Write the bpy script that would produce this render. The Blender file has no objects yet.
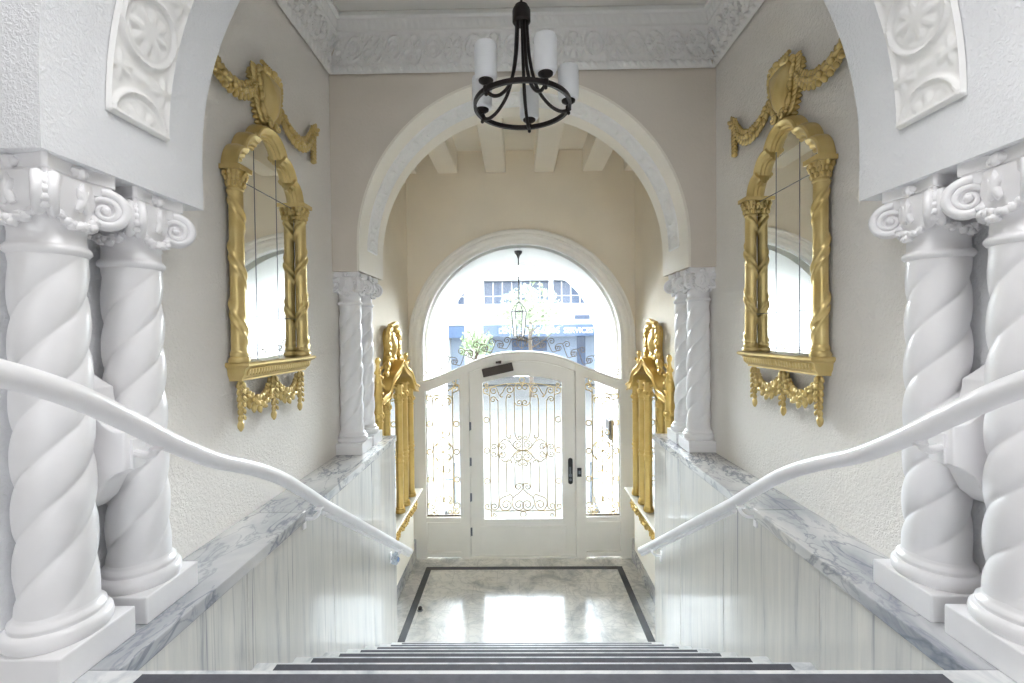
import bpy, math, random
import numpy as np
from mathutils import Vector, Matrix
random.seed(7)
SC = bpy.context.scene
COL = SC.collection
PI = math.pi

# ------------------------------------------------------------------ measures
EYE = 2.543
WALLX = 1.265            # hall and vestibule side walls
DADO = 1.028             # marble dado faces
LEDGE = 1.735            # top of the marble ledge and of the upper landing
SPRING = 2.963           # underside of the arch walls
ARCR = 1.086
STILT = 0.16
NEAR0, NEAR1 = 0.998, 1.517
MID0, MID1 = 3.007, 3.527
DOORY = 5.07
CEIL = 4.575

# ------------------------------------------------------------------ mesh kit
class MB:
    def __init__(s):
        s.v = []; s.f = []
    def add(s, vs, fs):
        o = len(s.v); s.v += [tuple(p) for p in vs]; s.f += [tuple(i + o for i in f) for f in fs]; return s
    def box(s, x0, x1, y0, y1, z0, z1):
        vs = [(x, y, z) for z in (z0, z1) for y in (y0, y1) for x in (x0, x1)]
        return s.add(vs, [(0,2,3,1),(4,5,7,6),(0,1,5,4),(2,6,7,3),(0,4,6,2),(1,3,7,5)])
    def prism(s, outline, fn, a, b):
        """outline: list of (p,q); fn(p,q,t)->xyz; extruded from t=a to t=b"""
        n = len(outline)
        vs = [fn(p, q, a) for p, q in outline] + [fn(p, q, b) for p, q in outline]
        fs = [tuple(range(n))[::-1], tuple(range(n, 2*n))]
        fs += [(i, (i+1) % n, n + (i+1) % n, n + i) for i in range(n)]
        return s.add(vs, fs)
    def lathe(s, prof, c=(0,0,0), n=48, axis='z', caps=True):
        vs = []
        for r, h in prof:
            for i in range(n):
                a = 2*PI*i/n
                p = (r*math.cos(a), r*math.sin(a), h)
                if axis == 'x': p = (p[2], p[0], p[1])
                if axis == 'y': p = (p[1], p[2], p[0])
                vs.append((p[0]+c[0], p[1]+c[1], p[2]+c[2]))
        m = len(prof); fs = []
        for j in range(m-1):
            for i in range(n):
                k = (i+1) % n
                fs.append((j*n+i, j*n+k, (j+1)*n+k, (j+1)*n+i))
        if caps:
            fs.append(tuple(range(n))[::-1]); fs.append(tuple(range((m-1)*n, m*n)))
        return s.add(vs, fs)
    def tube(s, pts, r, n=8, closed=False, flat=None):
        pts = [Vector(p) for p in pts]; m = len(pts)
        rr = r if isinstance(r, (list, tuple)) else [r]*m
        vs = []; up = None
        for i, p in enumerate(pts):
            if closed: t = pts[(i+1) % m] - pts[i-1]
            else: t = pts[min(i+1, m-1)] - pts[max(i-1, 0)]
            if t.length < 1e-9: t = Vector((0,0,1))
            t.normalize()
            if up is None:
                up = Vector((0,0,1)) if abs(t.z) < .9 else Vector((1,0,0))
            up = up - t*up.dot(t)
            if up.length < 1e-6: up = t.orthogonal()
            up.normalize(); w = t.cross(up)
            for k in range(n):
                a = 2*PI*k/n
                vs.append(p + (up*math.cos(a) + w*math.sin(a))*rr[i])
        fs = []
        for i in range(m if closed else m-1):
            j = (i+1) % m
            for k in range(n):
                l = (k+1) % n
                fs.append((i*n+k, i*n+l, j*n+l, j*n+k))
        if not closed:
            fs.append(tuple(range(n))[::-1]); fs.append(tuple(range((m-1)*n, m*n)))
        return s.add(vs, fs)
    def ball(s, c, r, n=8, m=6, bump=0):
        """ellipsoid; r scalar or (rx,ry,rz)"""
        if not isinstance(r, (tuple, list)): r = (r, r, r)
        vs = [(c[0], c[1], c[2]-r[2])]
        for j in range(1, m):
            b = -PI/2 + PI*j/m
            for i in range(n):
                a = 2*PI*i/n
                k = 1 + (random.uniform(-bump, bump) if bump else 0)
                vs.append((c[0]+r[0]*k*math.cos(a)*math.cos(b), c[1]+r[1]*k*math.sin(a)*math.cos(b), c[2]+r[2]*k*math.sin(b)))
        vs.append((c[0], c[1], c[2]+r[2]))
        fs = [(0, 1+(i+1) % n, 1+i) for i in range(n)]
        for j in range(m-2):
            for i in range(n):
                k = (i+1) % n
                fs.append((1+j*n+i, 1+j*n+k, 1+(j+1)*n+k, 1+(j+1)*n+i))
        t = len(vs)-1
        fs += [(t, 1+(m-2)*n+i, 1+(m-2)*n+(i+1) % n) for i in range(n)]
        return s.add(vs, fs)
    def leaf(s, c, d, n_, l, w, t):
        """flattened lobe at c, long axis d, flat normal n_"""
        d = Vector(d).normalized(); n_ = Vector(n_); n_ = (n_ - d*n_.dot(d)).normalized(); e = d.cross(n_)
        o = len(s.v); s.ball((0,0,0), (1,1,1), 7, 5)
        for i in range(o, len(s.v)):
            x, y, z = s.v[i]; p = Vector(c) + d*(x*l) + e*(y*w*(1-.35*x)) + n_*(z*t); s.v[i] = tuple(p)
        return s
    def grid(s, nu, nv, fn, closed_u=False):
        vs = [fn(i, j) for j in range(nv) for i in range(nu)]
        fs = []
        for j in range(nv-1):
            for i in range(nu if closed_u else nu-1):
                k = (i+1) % nu
                fs.append((j*nu+i, j*nu+k, (j+1)*nu+k, (j+1)*nu+i))
        return s.add(vs, fs)
    def xf(s, fn):
        s.v = [tuple(fn(*p)) for p in s.v]; return s
    def build(s, name, mat, parent=None, smooth=True, bevel=0, angle=.6, loc=None):
        me = bpy.data.meshes.new(name)
        me.from_pydata(s.v, [], s.f); me.validate()
        import bmesh
        b = bmesh.new(); b.from_mesh(me); bmesh.ops.recalc_face_normals(b, faces=b.faces); b.to_mesh(me); b.free()
        if smooth:
            me.polygons.foreach_set('use_smooth', [True]*len(me.polygons)); me.set_sharp_from_angle(angle=angle)
        me.materials.append(mat)
        o = bpy.data.objects.new(name, me); COL.objects.link(o)
        if parent: o.parent = parent
        if loc: o.location = loc
        if bevel:
            m = o.modifiers.new('bevel', 'BEVEL'); m.width = bevel; m.segments = 2; m.limit_method = 'ANGLE'; m.angle_limit = .6
        return o

def tag(o, label=None, cat=None, group=None, kind=None):
    if label: o['label'] = label
    if cat: o['category'] = cat
    if group: o['group'] = group
    if kind: o['kind'] = kind
    return o
def thing(name, label, cat, loc=(0,0,0), group=None, kind=None):
    o = bpy.data.objects.new(name, None); COL.objects.link(o); o.location = loc; o.empty_display_size = .1
    return tag(o, label, cat, group, kind)
def dup(root, loc, label, scale=None, rotz=None):
    r = root.copy(); COL.objects.link(r); r.location = loc; r['label'] = label
    if scale: r.scale = scale
    if rotz is not None: r.rotation_euler = (0,0,rotz)
    for ch in list(root.children):
        c = ch.copy(); COL.objects.link(c); c.parent = r
        for g in ch.children:
            d = g.copy(); COL.objects.link(d); d.parent = c
    return r
def smooth_path(pts, k=6):
    """Catmull-Rom through the points"""
    P = [np.array(p, float) for p in pts]
    if len(P) < 3: return [tuple(p) for p in P]
    Q = [2*P[0]-P[1]] + P + [2*P[-1]-P[-2]]
    out = []
    for i in range(1, len(Q)-2):
        for j in range(k):
            t = j/k
            a, b, c, d = Q[i-1], Q[i], Q[i+1], Q[i+2]
            out.append(tuple(.5*((2*b)+(c-a)*t+(2*a-5*b+4*c-d)*t*t+(3*b-a-3*c+d)*t**3)))
    out.append(tuple(P[-1])); return out

# ------------------------------------------------------------------ materials
def srgb(r, g, b):
    f = lambda c: c/12.92 if c <= .04045 else ((c+.055)/1.055)**2.4
    return (f(r/255), f(g/255), f(b/255), 1)
class NT:
    def __init__(s, name):
        s.m = bpy.data.materials.new(name); s.m.use_nodes = True
        s.t = s.m.node_tree; s.b = s.t.nodes['Principled BSDF']
    def n(s, kind, **kw):
        x = s.t.nodes.new(kind)
        for k, v in kw.items():
            if k in x.inputs: x.inputs[k].default_value = v
            else: setattr(x, k, v)
        return x
    def l(s, a, b): s.t.links.new(a, b)
    def coords(s, scale=(1,1,1), loc=(0,0,0)):
        g = s.n('ShaderNodeNewGeometry'); mp = s.n('ShaderNodeMapping')
        mp.inputs['Scale'].default_value = scale; mp.inputs['Location'].default_value = loc
        s.l(g.outputs['Position'], mp.inputs['Vector']); return mp.outputs['Vector']
    def noise(s, vec, scale, detail=4, rough=.5, dist=0):
        x = s.n('ShaderNodeTexNoise'); x.inputs['Scale'].default_value = scale; x.inputs['Detail'].default_value = detail
        x.inputs['Roughness'].default_value = rough; x.inputs['Distortion'].default_value = dist
        s.l(vec, x.inputs['Vector']); return x.outputs['Fac']
    def ramp(s, fac, stops):
        r = s.n('ShaderNodeValToRGB'); e = r.color_ramp.elements
        while len(e) < len(stops): e.new(.5)
        for i, (p, c) in enumerate(stops): e[i].position = p; e[i].color = c
        s.l(fac, r.inputs['Fac']); return r.outputs['Color']
    def bump(s, h, strength, dist):
        b = s.n('ShaderNodeBump'); b.inputs['Strength'].default_value = strength; b.inputs['Distance'].default_value = dist
        s.l(h, b.inputs['Height']); s.l(b.outputs['Normal'], s.b.inputs['Normal']); return b
    def mix(s, fac, a, b):
        m = s.n('ShaderNodeMix', data_type='RGBA')
        for sock, v in ((m.inputs[0], fac), (m.inputs[6], a), (m.inputs[7], b)):
            if isinstance(v, (tuple, float, int)): sock.default_value = v
            else: s.l(v, sock)
        return m.outputs[2]
    def set(s, color=None, rough=None, metal=None, spec=None, coat=None):
        if color is not None:
            if isinstance(color, tuple): s.b.inputs['Base Color'].default_value = color
            else: s.l(color, s.b.inputs['Base Color'])
        if rough is not None: s.b.inputs['Roughness'].default_value = rough
        if metal is not None: s.b.inputs['Metallic'].default_value = metal
        if spec is not None: s.b.inputs['Specular IOR Level'].default_value = spec
        if coat is not None: s.b.inputs['Coat Weight'].default_value = coat
        return s
def plain(name, col, rough=.5, metal=0, var=.06, scale=6, bump=0, bscale=60, bdist=.003, spec=.5):
    t = NT(name); v = t.coords()
    n = t.noise(v, scale, 5)
    dark = tuple(c*(1-var) for c in col[:3]) + (1,)
    t.set(t.ramp(n, [(.3, dark), (.7, col)]), rough, metal, spec)
    if bump: t.bump(t.noise(v, bscale, 4), bump, bdist)
    return t.m
def stucco(name, col, k=1.0, scale=45):
    t = NT(name); v = t.coords()
    big = t.noise(v, 2.2, 5)
    dark = tuple(c*.94 for c in col[:3]) + (1,)
    t.set(t.ramp(big, [(.3, dark), (.7, col)]), .75, 0, .25)
    h = t.noise(v, scale, 3, .6, .6)
    h2 = t.ramp(h, [(.42, (0,0,0,1)), (.62, (1,1,1,1))])
    t.bump(h2, .55*k, .006)
    return t.m
M = {}
M['hall'] = stucco('cream hall stucco', srgb(243, 239, 233), .7, 70)
M['greige'] = stucco('greige arch wall plaster', srgb(227, 218, 206), .22, 38)
M['vest'] = stucco('warm cream vestibule plaster', srgb(245, 236, 219), .18, 38)
M['upper'] = plain('upper hall paint', srgb(150, 142, 134), .8, 0, .05, 2)
M['archwhite'] = stucco('white arch stucco', srgb(240, 241, 243), .6, 95)
M['ceil'] = plain('ceiling paint', srgb(228, 225, 220), .8, 0, .03, 2)
M['relief'] = plain('white relief plaster', srgb(246, 245, 243), .6, 0, .03, 20, .25, 70, .003)
M['gloss'] = plain('glossy white column paint', srgb(245, 244, 245), .28, 0, .05, 9, .12, 25, .004)
M['trim'] = plain('white trim paint', srgb(250, 247, 240), .38, 0, .04, 5, .08, 30, .003)
M['beam'] = plain('cream beam paint', srgb(246, 240, 228), .6, 0, .03, 4)
M['porch'] = plain('white porch render', srgb(200, 200, 198), .8, 0, .03, 3)
M['bronze'] = plain('dark bronze', srgb(52, 46, 45), .42, .6, .2, 30)
M['black'] = plain('black metal', srgb(44, 42, 42), .45, .3, .2, 30)
M['closer'] = plain('brown door closer paint', srgb(74, 66, 60), .5, .2, .1, 20)
M['iron'] = plain('dark scroll iron', srgb(122, 108, 88), .5, .4, .2, 30)
M['steel'] = plain('grey steel', srgb(120, 125, 132), .4, .6, .1, 20)
M['strip'] = plain('dark grey tread strip', srgb(84, 84, 92), .7, 0, .25, 40, .3, 200, .002)
M['blackstone'] = plain('dark stone inlay', srgb(70, 72, 78), .22, 0, .2, 14)
M['sill'] = plain('pale sill paint', srgb(240, 234, 220), .4, 0, .04, 6)
def gold(name, a, b, rough):
    t = NT(name); v = t.coords()
    n = t.noise(v, 9, 3)
    t.set(t.ramp(n, [(.3, a), (.7, b)]), rough, .62)
    return t.m
M['gold'] = gold('gilt paint', srgb(212, 186, 120), srgb(228, 206, 146), .3)
M['gold2'] = gold('yellow gilt paint', srgb(222, 188, 110), srgb(234, 204, 128), .34)
M['grille'] = plain('gold painted iron', srgb(236, 210, 150), .42, .1, .15, 30)
def mirror():
    t = NT('silvered glass'); v = t.coords()
    n = t.noise(v, 3, 3)
    t.set(t.ramp(n, [(.3, (.86, .87, .86, 1)), (.7, (.9, .91, .9, 1))]), .012, 1)
    return t.m
M['mirror'] = mirror()
def glass():
    t = NT('window glass'); nt = t.t
    tr = t.n('ShaderNodeBsdfTransparent'); tr.inputs['Color'].default_value = (.96, .98, .98, 1)
    gl = t.n('ShaderNodeBsdfGlossy'); gl.inputs['Roughness'].default_value = .02
    fr = t.n('ShaderNodeFresnel'); fr.inputs['IOR'].default_value = 1.5
    mx = t.n('ShaderNodeMixShader'); t.l(fr.outputs[0], mx.inputs[0]); t.l(tr.outputs[0], mx.inputs[1]); t.l(gl.outputs[0], mx.inputs[2])
    out = nt.nodes['Material Output']; t.l(mx.outputs[0], out.inputs['Surface']); nt.nodes.remove(t.b)
    return t.m
M['glass'] = glass()
def frosted():
    t = NT('frosted white glass')
    n = t.noise(t.coords(), 8, 2)
    t.set(t.ramp(n, [(.3, (.86,.88,.9,1)), (.7, (.9,.91,.93,1))]), .35)
    t.b.inputs['Subsurface Weight'].default_value = .3; t.b.inputs['Subsurface Radius'].default_value = (.03,.03,.03)
    return t.m
M['frosted'] = frosted()
def marble_ledge():
    t = NT('grey veined ledge marble'); v = t.coords((1.3, .6, 1))
    cloud = t.noise(t.coords((1,.5,1)), 2.6, 5, .55, .5)
    base = t.ramp(cloud, [(.34, srgb(156, 160, 167)), (.47, srgb(196, 197, 199)), (.62, srgb(226, 225, 222))])
    def vein(scale, dist, width, amt, off):
        w = t.noise(t.coords((1.3,.55,1), off), scale, 6, .55, dist)
        a = t.n('ShaderNodeMath', operation='SUBTRACT'); t.l(w, a.inputs[0]); a.inputs[1].default_value = .5
        b = t.n('ShaderNodeMath', operation='ABSOLUTE'); t.l(a.outputs[0], b.inputs[0])
        return t.ramp(b.outputs[0], [(.0, (amt,)*3+(1,)), (width, (0,0,0,1))])
    c = t.mix(vein(3.0, 1.0, .022, .65, (0,0,0)), base, srgb(104, 111, 124))
    c = t.mix(vein(7.5, .8, .03, .45, (4,2,1)), c, srgb(116, 122, 136))
    t.set(c, .06, 0, .6)
    return t.m
M['ledge'] = marble_ledge()
def marble_dado():
    t = NT('streaked white dado marble')
    v = t.coords((1, 6, .4)); s1 = t.noise(v, 3.2, 6, .65, .35)
    s2 = t.noise(t.coords((1, 30, .5), (0, 3, 1)), 2.0, 5, .6, .3)
    base = t.ramp(s1, [(.26, srgb(168, 170, 174)), (.42, srgb(212, 211, 207)), (.7, srgb(228, 225, 218))])
    fine = t.ramp(s2, [(.3, (.8,.8,.8,1)), (.42, (0,0,0,1))])
    msk = t.noise(t.coords((1,1,.4), (2,5,0)), 1.6, 2)
    mk = t.ramp(msk, [(.42, (0,0,0,1)), (.6, (.9,.9,.9,1))])
    f = t.n('ShaderNodeMath', operation='MULTIPLY'); t.l(fine, f.inputs[0]); t.l(mk, f.inputs[1])
    t.set(t.mix(f.outputs[0], base, srgb(118, 124, 136)), .05, 0, .6)
    return t.m
M['dado'] = marble_dado()
def marble_floor():
    t = NT('white floor marble tiles'); v = t.coords()
    cl = t.noise(v, 2.6, 8, .66, .9)
    base = t.ramp(cl, [(.32, srgb(166, 170, 175)), (.43, srgb(214, 214, 211)), (.54, srgb(243, 241, 237))])
    w = t.noise(v, 4.2, 8, .6, 1.6)
    a = t.n('ShaderNodeMath', operation='SUBTRACT'); t.l(w, a.inputs[0]); a.inputs[1].default_value = .5
    b = t.n('ShaderNodeMath', operation='ABSOLUTE'); t.l(a.outputs[0], b.inputs[0])
    vein = t.ramp(b.outputs[0], [(.0, (.28,)*3+(1,)), (.05, (0,0,0,1))])
    c = t.mix(vein, base, srgb(130, 134, 140))
    br = t.n('ShaderNodeTexBrick'); br.offset = .5
    br.inputs['Scale'].default_value = 1; br.inputs['Brick Width'].default_value = .46; br.inputs['Row Height'].default_value = .23
    br.inputs['Mortar Size'].default_value = .0018; br.inputs['Color1'].default_value = (0,0,0,1); br.inputs['Color2'].default_value = (0,0,0,1); br.inputs['Mortar'].default_value = (1,1,1,1)
    t.l(t.coords((1,1,1), (.05, .02, 0)), br.inputs['Vector'])
    k = t.ramp(br.outputs['Color'], [(0, (0,0,0,1)), (1, (.5,.5,.5,1))])
    t.set(t.mix(k, c, srgb(150, 150, 150)), .14, 0, .6)
    return t.m
M['floor'] = marble_floor()
def marble_step():
    t = NT('white stair marble'); v = t.coords()
    n = t.noise(v, 9, 7, .6, 1)
    t.set(t.ramp(n, [(.3, srgb(176, 180, 186)), (.55, srgb(226, 226, 226))]), .3)
    return t.m
M['step'] = marble_step()
# street
M['pave'] = plain('sunlit pavement', srgb(92, 91, 89), .9, 0, .08, 3)
M['asphalt'] = plain('pale asphalt', srgb(94, 93, 92), .9, 0, .1, 4)
M['facade'] = plain('white facade paint', srgb(240, 240, 240), .8, 0, .05, 1)
M['bluewin'] = plain('blue shop glass', srgb(84, 102, 134), .25, 0, .3, 1.2)
M['bluesign'] = plain('blue-grey fascia', srgb(104, 128, 166), .6, 0, .08, 2)
M['shop'] = plain('pale shop panel', srgb(168, 182, 202), .5, 0, .1, 1)
M['letters'] = plain('white lettering', srgb(250, 250, 250), .6, 0, .02, 5)
M['leaf'] = plain('pale leaf', srgb(168, 184, 146), .7, 0, .35, 3)
M['bark'] = plain('bark', srgb(120, 108, 96), .9, 0, .3, 8)
M['bluefilm'] = plain('blue film', srgb(110, 150, 210), .3, 0, .2, 60)
def film():
    t = NT('clear crumpled film')
    t.set(t.ramp(t.noise(t.coords(), 30, 2), [(.3, (.7,.78,.88,1)), (.7, (.9,.93,.97,1))]), .2); t.b.inputs['Alpha'].default_value = .55
    return t.m
M['film'] = film()
M['wrapper'] = M['film']

# ------------------------------------------------------------------ room shell
def arch_pts(r, zc, n=48, a0=0, a1=PI):
    return [(r*math.cos(a0+(a1-a0)*i/n), zc + r*math.sin(a0+(a1-a0)*i/n)) for i in range(n+1)]
XZ = lambda p, q, t: (p, t, q)

def flat_walls(o):
    """flat shading; the arcs are finely divided"""
    import bmesh
    me = o.data; b = bmesh.new(); b.from_mesh(me)
    ys = [v.co.y for v in b.verts]; ym = (min(ys)+max(ys))/2
    for f in b.faces:
        if abs(f.normal.y) > .5 and (f.normal.y > 0) != (f.calc_center_median().y > ym): f.normal_flip()
    b.to_mesh(me); b.free()
    for k in ('sharp_edge', 'sharp_face'):
        if k in me.attributes: me.attributes.remove(me.attributes[k])
    me.shade_flat()
    return o
def arch_wall(name, y0, y1, xo, mat, jambs, ztop):
    """plastered wall pierced by a stilted round arch that rests on the columns"""
    zc = SPRING + STILT
    arc = arch_pts(ARCR, zc, 120)
    out = [(ARCR, SPRING)] + arc + [(-ARCR, SPRING)]
    if jambs: out += [(-WALLX, SPRING), (-WALLX, 0), (-xo, 0), (-xo, ztop), (xo, ztop), (xo, 0), (WALLX, 0), (WALLX, SPRING)]
    else: out += [(-xo, SPRING), (-xo, ztop), (xo, ztop), (xo, SPRING)]
    # built from quads so that the curved edge stays clean
    m = MB(); n = len(arc)
    def face(y):
        vs = [(x, y, z) for x, z in arc] + [(max(-xo, min(xo, x*xo/ARCR)), y, ztop) for x, z in arc]
        return vs
    front = face(y0); back = face(y1)
    fs = [(i, i+1, n+i+1, n+i) for i in range(n-1)]
    m.add(front, fs); m.add(back, [f[::-1] for f in fs])
    m.grid(n, 2, lambda i, j: (arc[i][0], (y0, y1)[j], arc[i][1]))            # soffit
    for sx in (-1, 1):
        x0, x1 = ARCR*sx, xo*sx
        m.add([(x0, y0, SPRING), (x0, y1, SPRING), (x0, y1, zc), (x0, y0, zc)], [(0,1,2,3)])
        for y in (y0, y1):
            m.add([(x0, y, SPRING), (x1, y, SPRING), (x1, y, zc), (x0, y, zc)], [(0,1,2,3)])
            m.add([(x0, y, zc), (x1, y, zc), (x1, y, ztop)], [(0,1,2)])
        m.add([(x0, y0, SPRING), (x1, y0, SPRING), (x1, y1, SPRING), (x0, y1, SPRING)], [(0,1,2,3)])
        if jambs:
            m.box(min(WALLX*sx, x1), max(WALLX*sx, x1), y0, y1, 0, SPRING)
    m.add([(-xo, y0, ztop), (xo, y0, ztop), (xo, y1, ztop), (-xo, y1, ztop)], [(0,1,2,3)])
    import bmesh
    o = m.build(name, mat, smooth=True, angle=.5)
    b = bmesh.new(); b.from_mesh(o.data); bmesh.ops.remove_doubles(b, verts=b.verts, dist=1e-5); bmesh.ops.recalc_face_normals(b, faces=b.faces); b.to_mesh(o.data); b.free()
    flat_walls(o)
    return tag(o, kind='structure')

tag(arch_wall('wall_front', NEAR0, NEAR1, 3.2, M['archwhite'], True, 5.3), 'white stucco wall with the near arch over the stairs', 'wall')
tag(arch_wall('wall_middle', MID0, MID1, WALLX, M['greige'], False, 4.9), 'greige plaster wall with the round arch into the vestibule', 'wall')
# white intrados of the middle arch: a plaster lining with its two rims
def lining(y0, y1):
    m = MB(); zc = SPRING + STILT; arc = [(ARCR-.004, SPRING)] + arch_pts(ARCR-.004, zc, 64) + [(-ARCR+.004, SPRING)]
    outer = [(ARCR+.012, SPRING)] + arch_pts(ARCR+.012, zc, 64) + [(-ARCR-.012, SPRING)]
    n = len(arc)
    prof = [(outer, y0-.006), (arc, y0-.006), (arc, y1+.006), (outer, y1+.006)]
    m.grid(n, 4, lambda i, j: (prof[j][0][i][0], prof[j][1], prof[j][0][i][1]))
    for i in (0, n-1): m.add([(prof[j][0][i][0], prof[j][1], prof[j][0][i][1]) for j in range(4)], [(0,1,2,3)])
    return m
tag(lining(MID0, MID1).build('trim_4', M['beam'], angle=.5), 'cream plaster lining of the middle arch', 'trim', kind='structure')

for sx, side in ((-1, 'left'), (1, 'right')):
    a, b = sorted((sx*WALLX, sx*(WALLX+.25)))
    tag(MB().box(a, b, NEAR1, MID0+.2, 0, 4.9).build('wall_'+side, M['hall'], smooth=False), 'cream stucco hall wall on the %s' % side, 'wall', kind='structure')
    tag(MB().box(a, b, MID0+.2, DOORY+.23, 0, 4.9).build('wall_vestibule_'+side, M['vest'], smooth=False), 'cream vestibule wall on the %s' % side, 'wall', kind='structure')
# back wall above the big arched window
WC, WR = 2.43, 1.235
def back_wall():
    m = MB(); arc = arch_pts(WR, WC, 120); n = len(arc); X = WALLX; zt = 4.9
    for y in (DOORY, DOORY+.23):
        m.grid(n, 2, lambda i, j: (arc[i][0], y, arc[i][1]) if j == 0 else (max(-X, min(X, arc[i][0]*X/WR)), y, zt))
        for s in (-1, 1): m.add([(s*WR, y, WC), (s*X, y, WC), (s*X, y, zt)], [(0,1,2)])
    m.grid(n, 2, lambda i, j: (arc[i][0], (DOORY, DOORY+.23)[j], arc[i][1]))
    for s in (-1, 1):
        a, b = sorted((s*WR, s*X)); m.box(a, b, DOORY, DOORY+.23, 0, WC)
    return flat_walls(m.build('wall_back', M['vest'], angle=.5))
tag(back_wall(), 'cream end wall above the arched window', 'wall', kind='structure')
tag(MB().box(-3.2, 3.2, -5, MID0+.2, CEIL, CEIL+.2).box(-3.2, 3.2, NEAR1-.1, NEAR1-.05, CEIL, 5.3).build('ceiling', M['ceil'], smooth=False), 'pale flat ceiling of the stair hall', 'ceiling', kind='structure')
VC = 4.56
tag(MB().box(-1.5, 1.5, MID0+.2, DOORY+.3, VC, VC+.2).build('ceiling_vestibule', M['beam'], smooth=False), 'cream vestibule ceiling between beams', 'ceiling', kind='structure')
for k, x in enumerate((-1.255, -.80, -.267, .267, .80, 1.255)):
    w = .11
    a, b = max(x-w, -WALLX+.001), min(x+w, WALLX-.001)
    tag(MB().box(a, b, MID1, DOORY, 4.315, VC).build('ceiling_beam', M['beam'], smooth=False, bevel=.008),
        ['cream ceiling beam against the left vestibule wall','first full cream beam from the left wall','cream beam just left of the vestibule centre','cream beam just right of the vestibule centre','first full cream beam from the right wall','cream ceiling beam against the right vestibule wall'][k], 'beam', kind='structure')
# floors
fl = MB().box(-WALLX, WALLX, 3.2, DOORY+.25, -.2, 0).build('floor', M['floor'], smooth=False)
tag(fl, 'polished white marble vestibule floor', 'floor', kind='structure')
b0, b1, by = 1.062, 1.0, 4.9
MB().box(-b0, -b1, 3.3, by, 0, .0015).box(b1, b0, 3.3, by, 0, .0015).box(-b1, b1, by-.062, by, 0, .0015).build('border_inlay', M['blackstone'], fl, smooth=False)
LY = 1.075
lf = MB().box(-3.2, 3.2, -5, NEAR0, 1.5, LEDGE-.001).box(-1.09, 1.09, NEAR0, LY, 1.5, LEDGE-.001).build('floor_landing', M['step'], smooth=False)
tag(lf, 'white marble upper landing', 'floor', kind='structure')
MB().box(-.945, .945, LY-.16, LY-.014, LEDGE-.001, LEDGE+.001).build('tread_strip', M['strip'], lf, smooth=False)
# upper hall behind the viewpoint, with its windows
m = MB().box(-3.2, -3.0, -5, NEAR0, LEDGE, 4.7).box(3.0, 3.2, -5, NEAR0, LEDGE, 4.7)
tag(m.build('wall_upper_hall', M['upper'], smooth=False), 'side walls of the upper hall', 'wall', kind='structure')
m = MB().box(-3.2, 3.2, -5.2, -5, LEDGE, 2.3).box(-3.2, 3.2, -5.2, -5, 4.3, 4.7).box(-3.2, -2.2, -5.2, -5, 2.3, 4.3).box(2.2, 3.2, -5.2, -5, 2.3, 4.3)
tag(m.build('wall_upper_hall_end', M['upper'], smooth=False), 'end wall of the upper hall', 'wall', kind='structure')
m = MB()
for x in (-2.2, -.75, .75, 2.12): m.box(x, x+.08, -5.15, -5.05, 2.3, 4.3)
m.box(-2.2, 2.2, -5.15, -5.05, 2.3, 2.38).box(-2.2, 2.2, -5.15, -5.05, 4.22, 4.3)
tag(m.build('window_4', M['trim'], smooth=False), 'white window frame in the upper hall', 'window', kind='structure')

# ------------------------------------------------------------------ stairs
st = thing('staircase', 'flight of white marble steps with dark tread strips', 'stairs', (0, 1.2, 0))
GO, RI, Z0, Y0 = .2925, .1886, 1.5095, 1.3745
for i in range(8):
    yn, z = Y0 + i*GO, Z0 - i*RI
    ya = (LY-.02) if i == 0 else Y0 + (i-1)*GO - .02
    s = MB().box(-DADO, DADO, ya-1.2, yn-1.2, z-.035, z).box(-DADO, DADO, ya-1.2, yn-1.2-.02, max(z-RI, 0) if i < 7 else 0, z-.03)
    o = s.build('step', M['step'], st, smooth=False, bevel=.006)
    MB().box(-.945, .945, yn-1.2-.150, yn-1.2-.014, z-.001, z+.0015).build('tread_strip', M['strip'], o, smooth=False)

# ------------------------------------------------------------------ dado and ledge
E0 = 3.6
def dado(sx, lab):
    a, b = sorted((sx*DADO, sx*WALLX))
    joints = [1.09, 1.62, 2.38, 3.02, E0-.01]
    r = thing('marble_dado', lab, 'wall panel', (sx*DADO, 2.3, 0))
    for y0, y1 in zip(joints, joints[1:]):
        MB().box(a-sx*DADO, b-sx*DADO, y0+.0012-2.3, y1-.0012-2.3, 0, LEDGE-.045).build('panel', M['dado'], r, smooth=False, bevel=.002)
    return r
dado(-1, 'streaked white marble dado panelling left of the stairs'); dado(1, 'streaked white marble dado panelling right of the stairs')
def ledge(sx, lab):
    a, b = sorted((sx*(DADO-.013), sx*WALLX))
    pieces = [LY+.001, 2.05, E0]
    m = MB()
    for y0, y1 in zip(pieces, pieces[1:]): m.box(a, b, y0, y1-.0015, LEDGE-.045, LEDGE)
    return tag(m.build('marble_ledge', M['ledge'], smooth=False, bevel=.004), lab, 'ledge')
ledge(-1, 'grey veined marble ledge under the left columns'); ledge(1, 'grey veined marble ledge under the right columns')
for sx, side in ((-1, 'left'), (1, 'right')):
    a, b = sorted((sx*(WALLX-.06), sx*WALLX))
    tag(MB().box(a, b, E0, DOORY-.02, 0, .24).build('baseboard_'+side, M['ledge'], smooth=False, bevel=.006), 'grey marble baseboard of the vestibule, %s' % side, 'baseboard', kind='structure')

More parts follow.
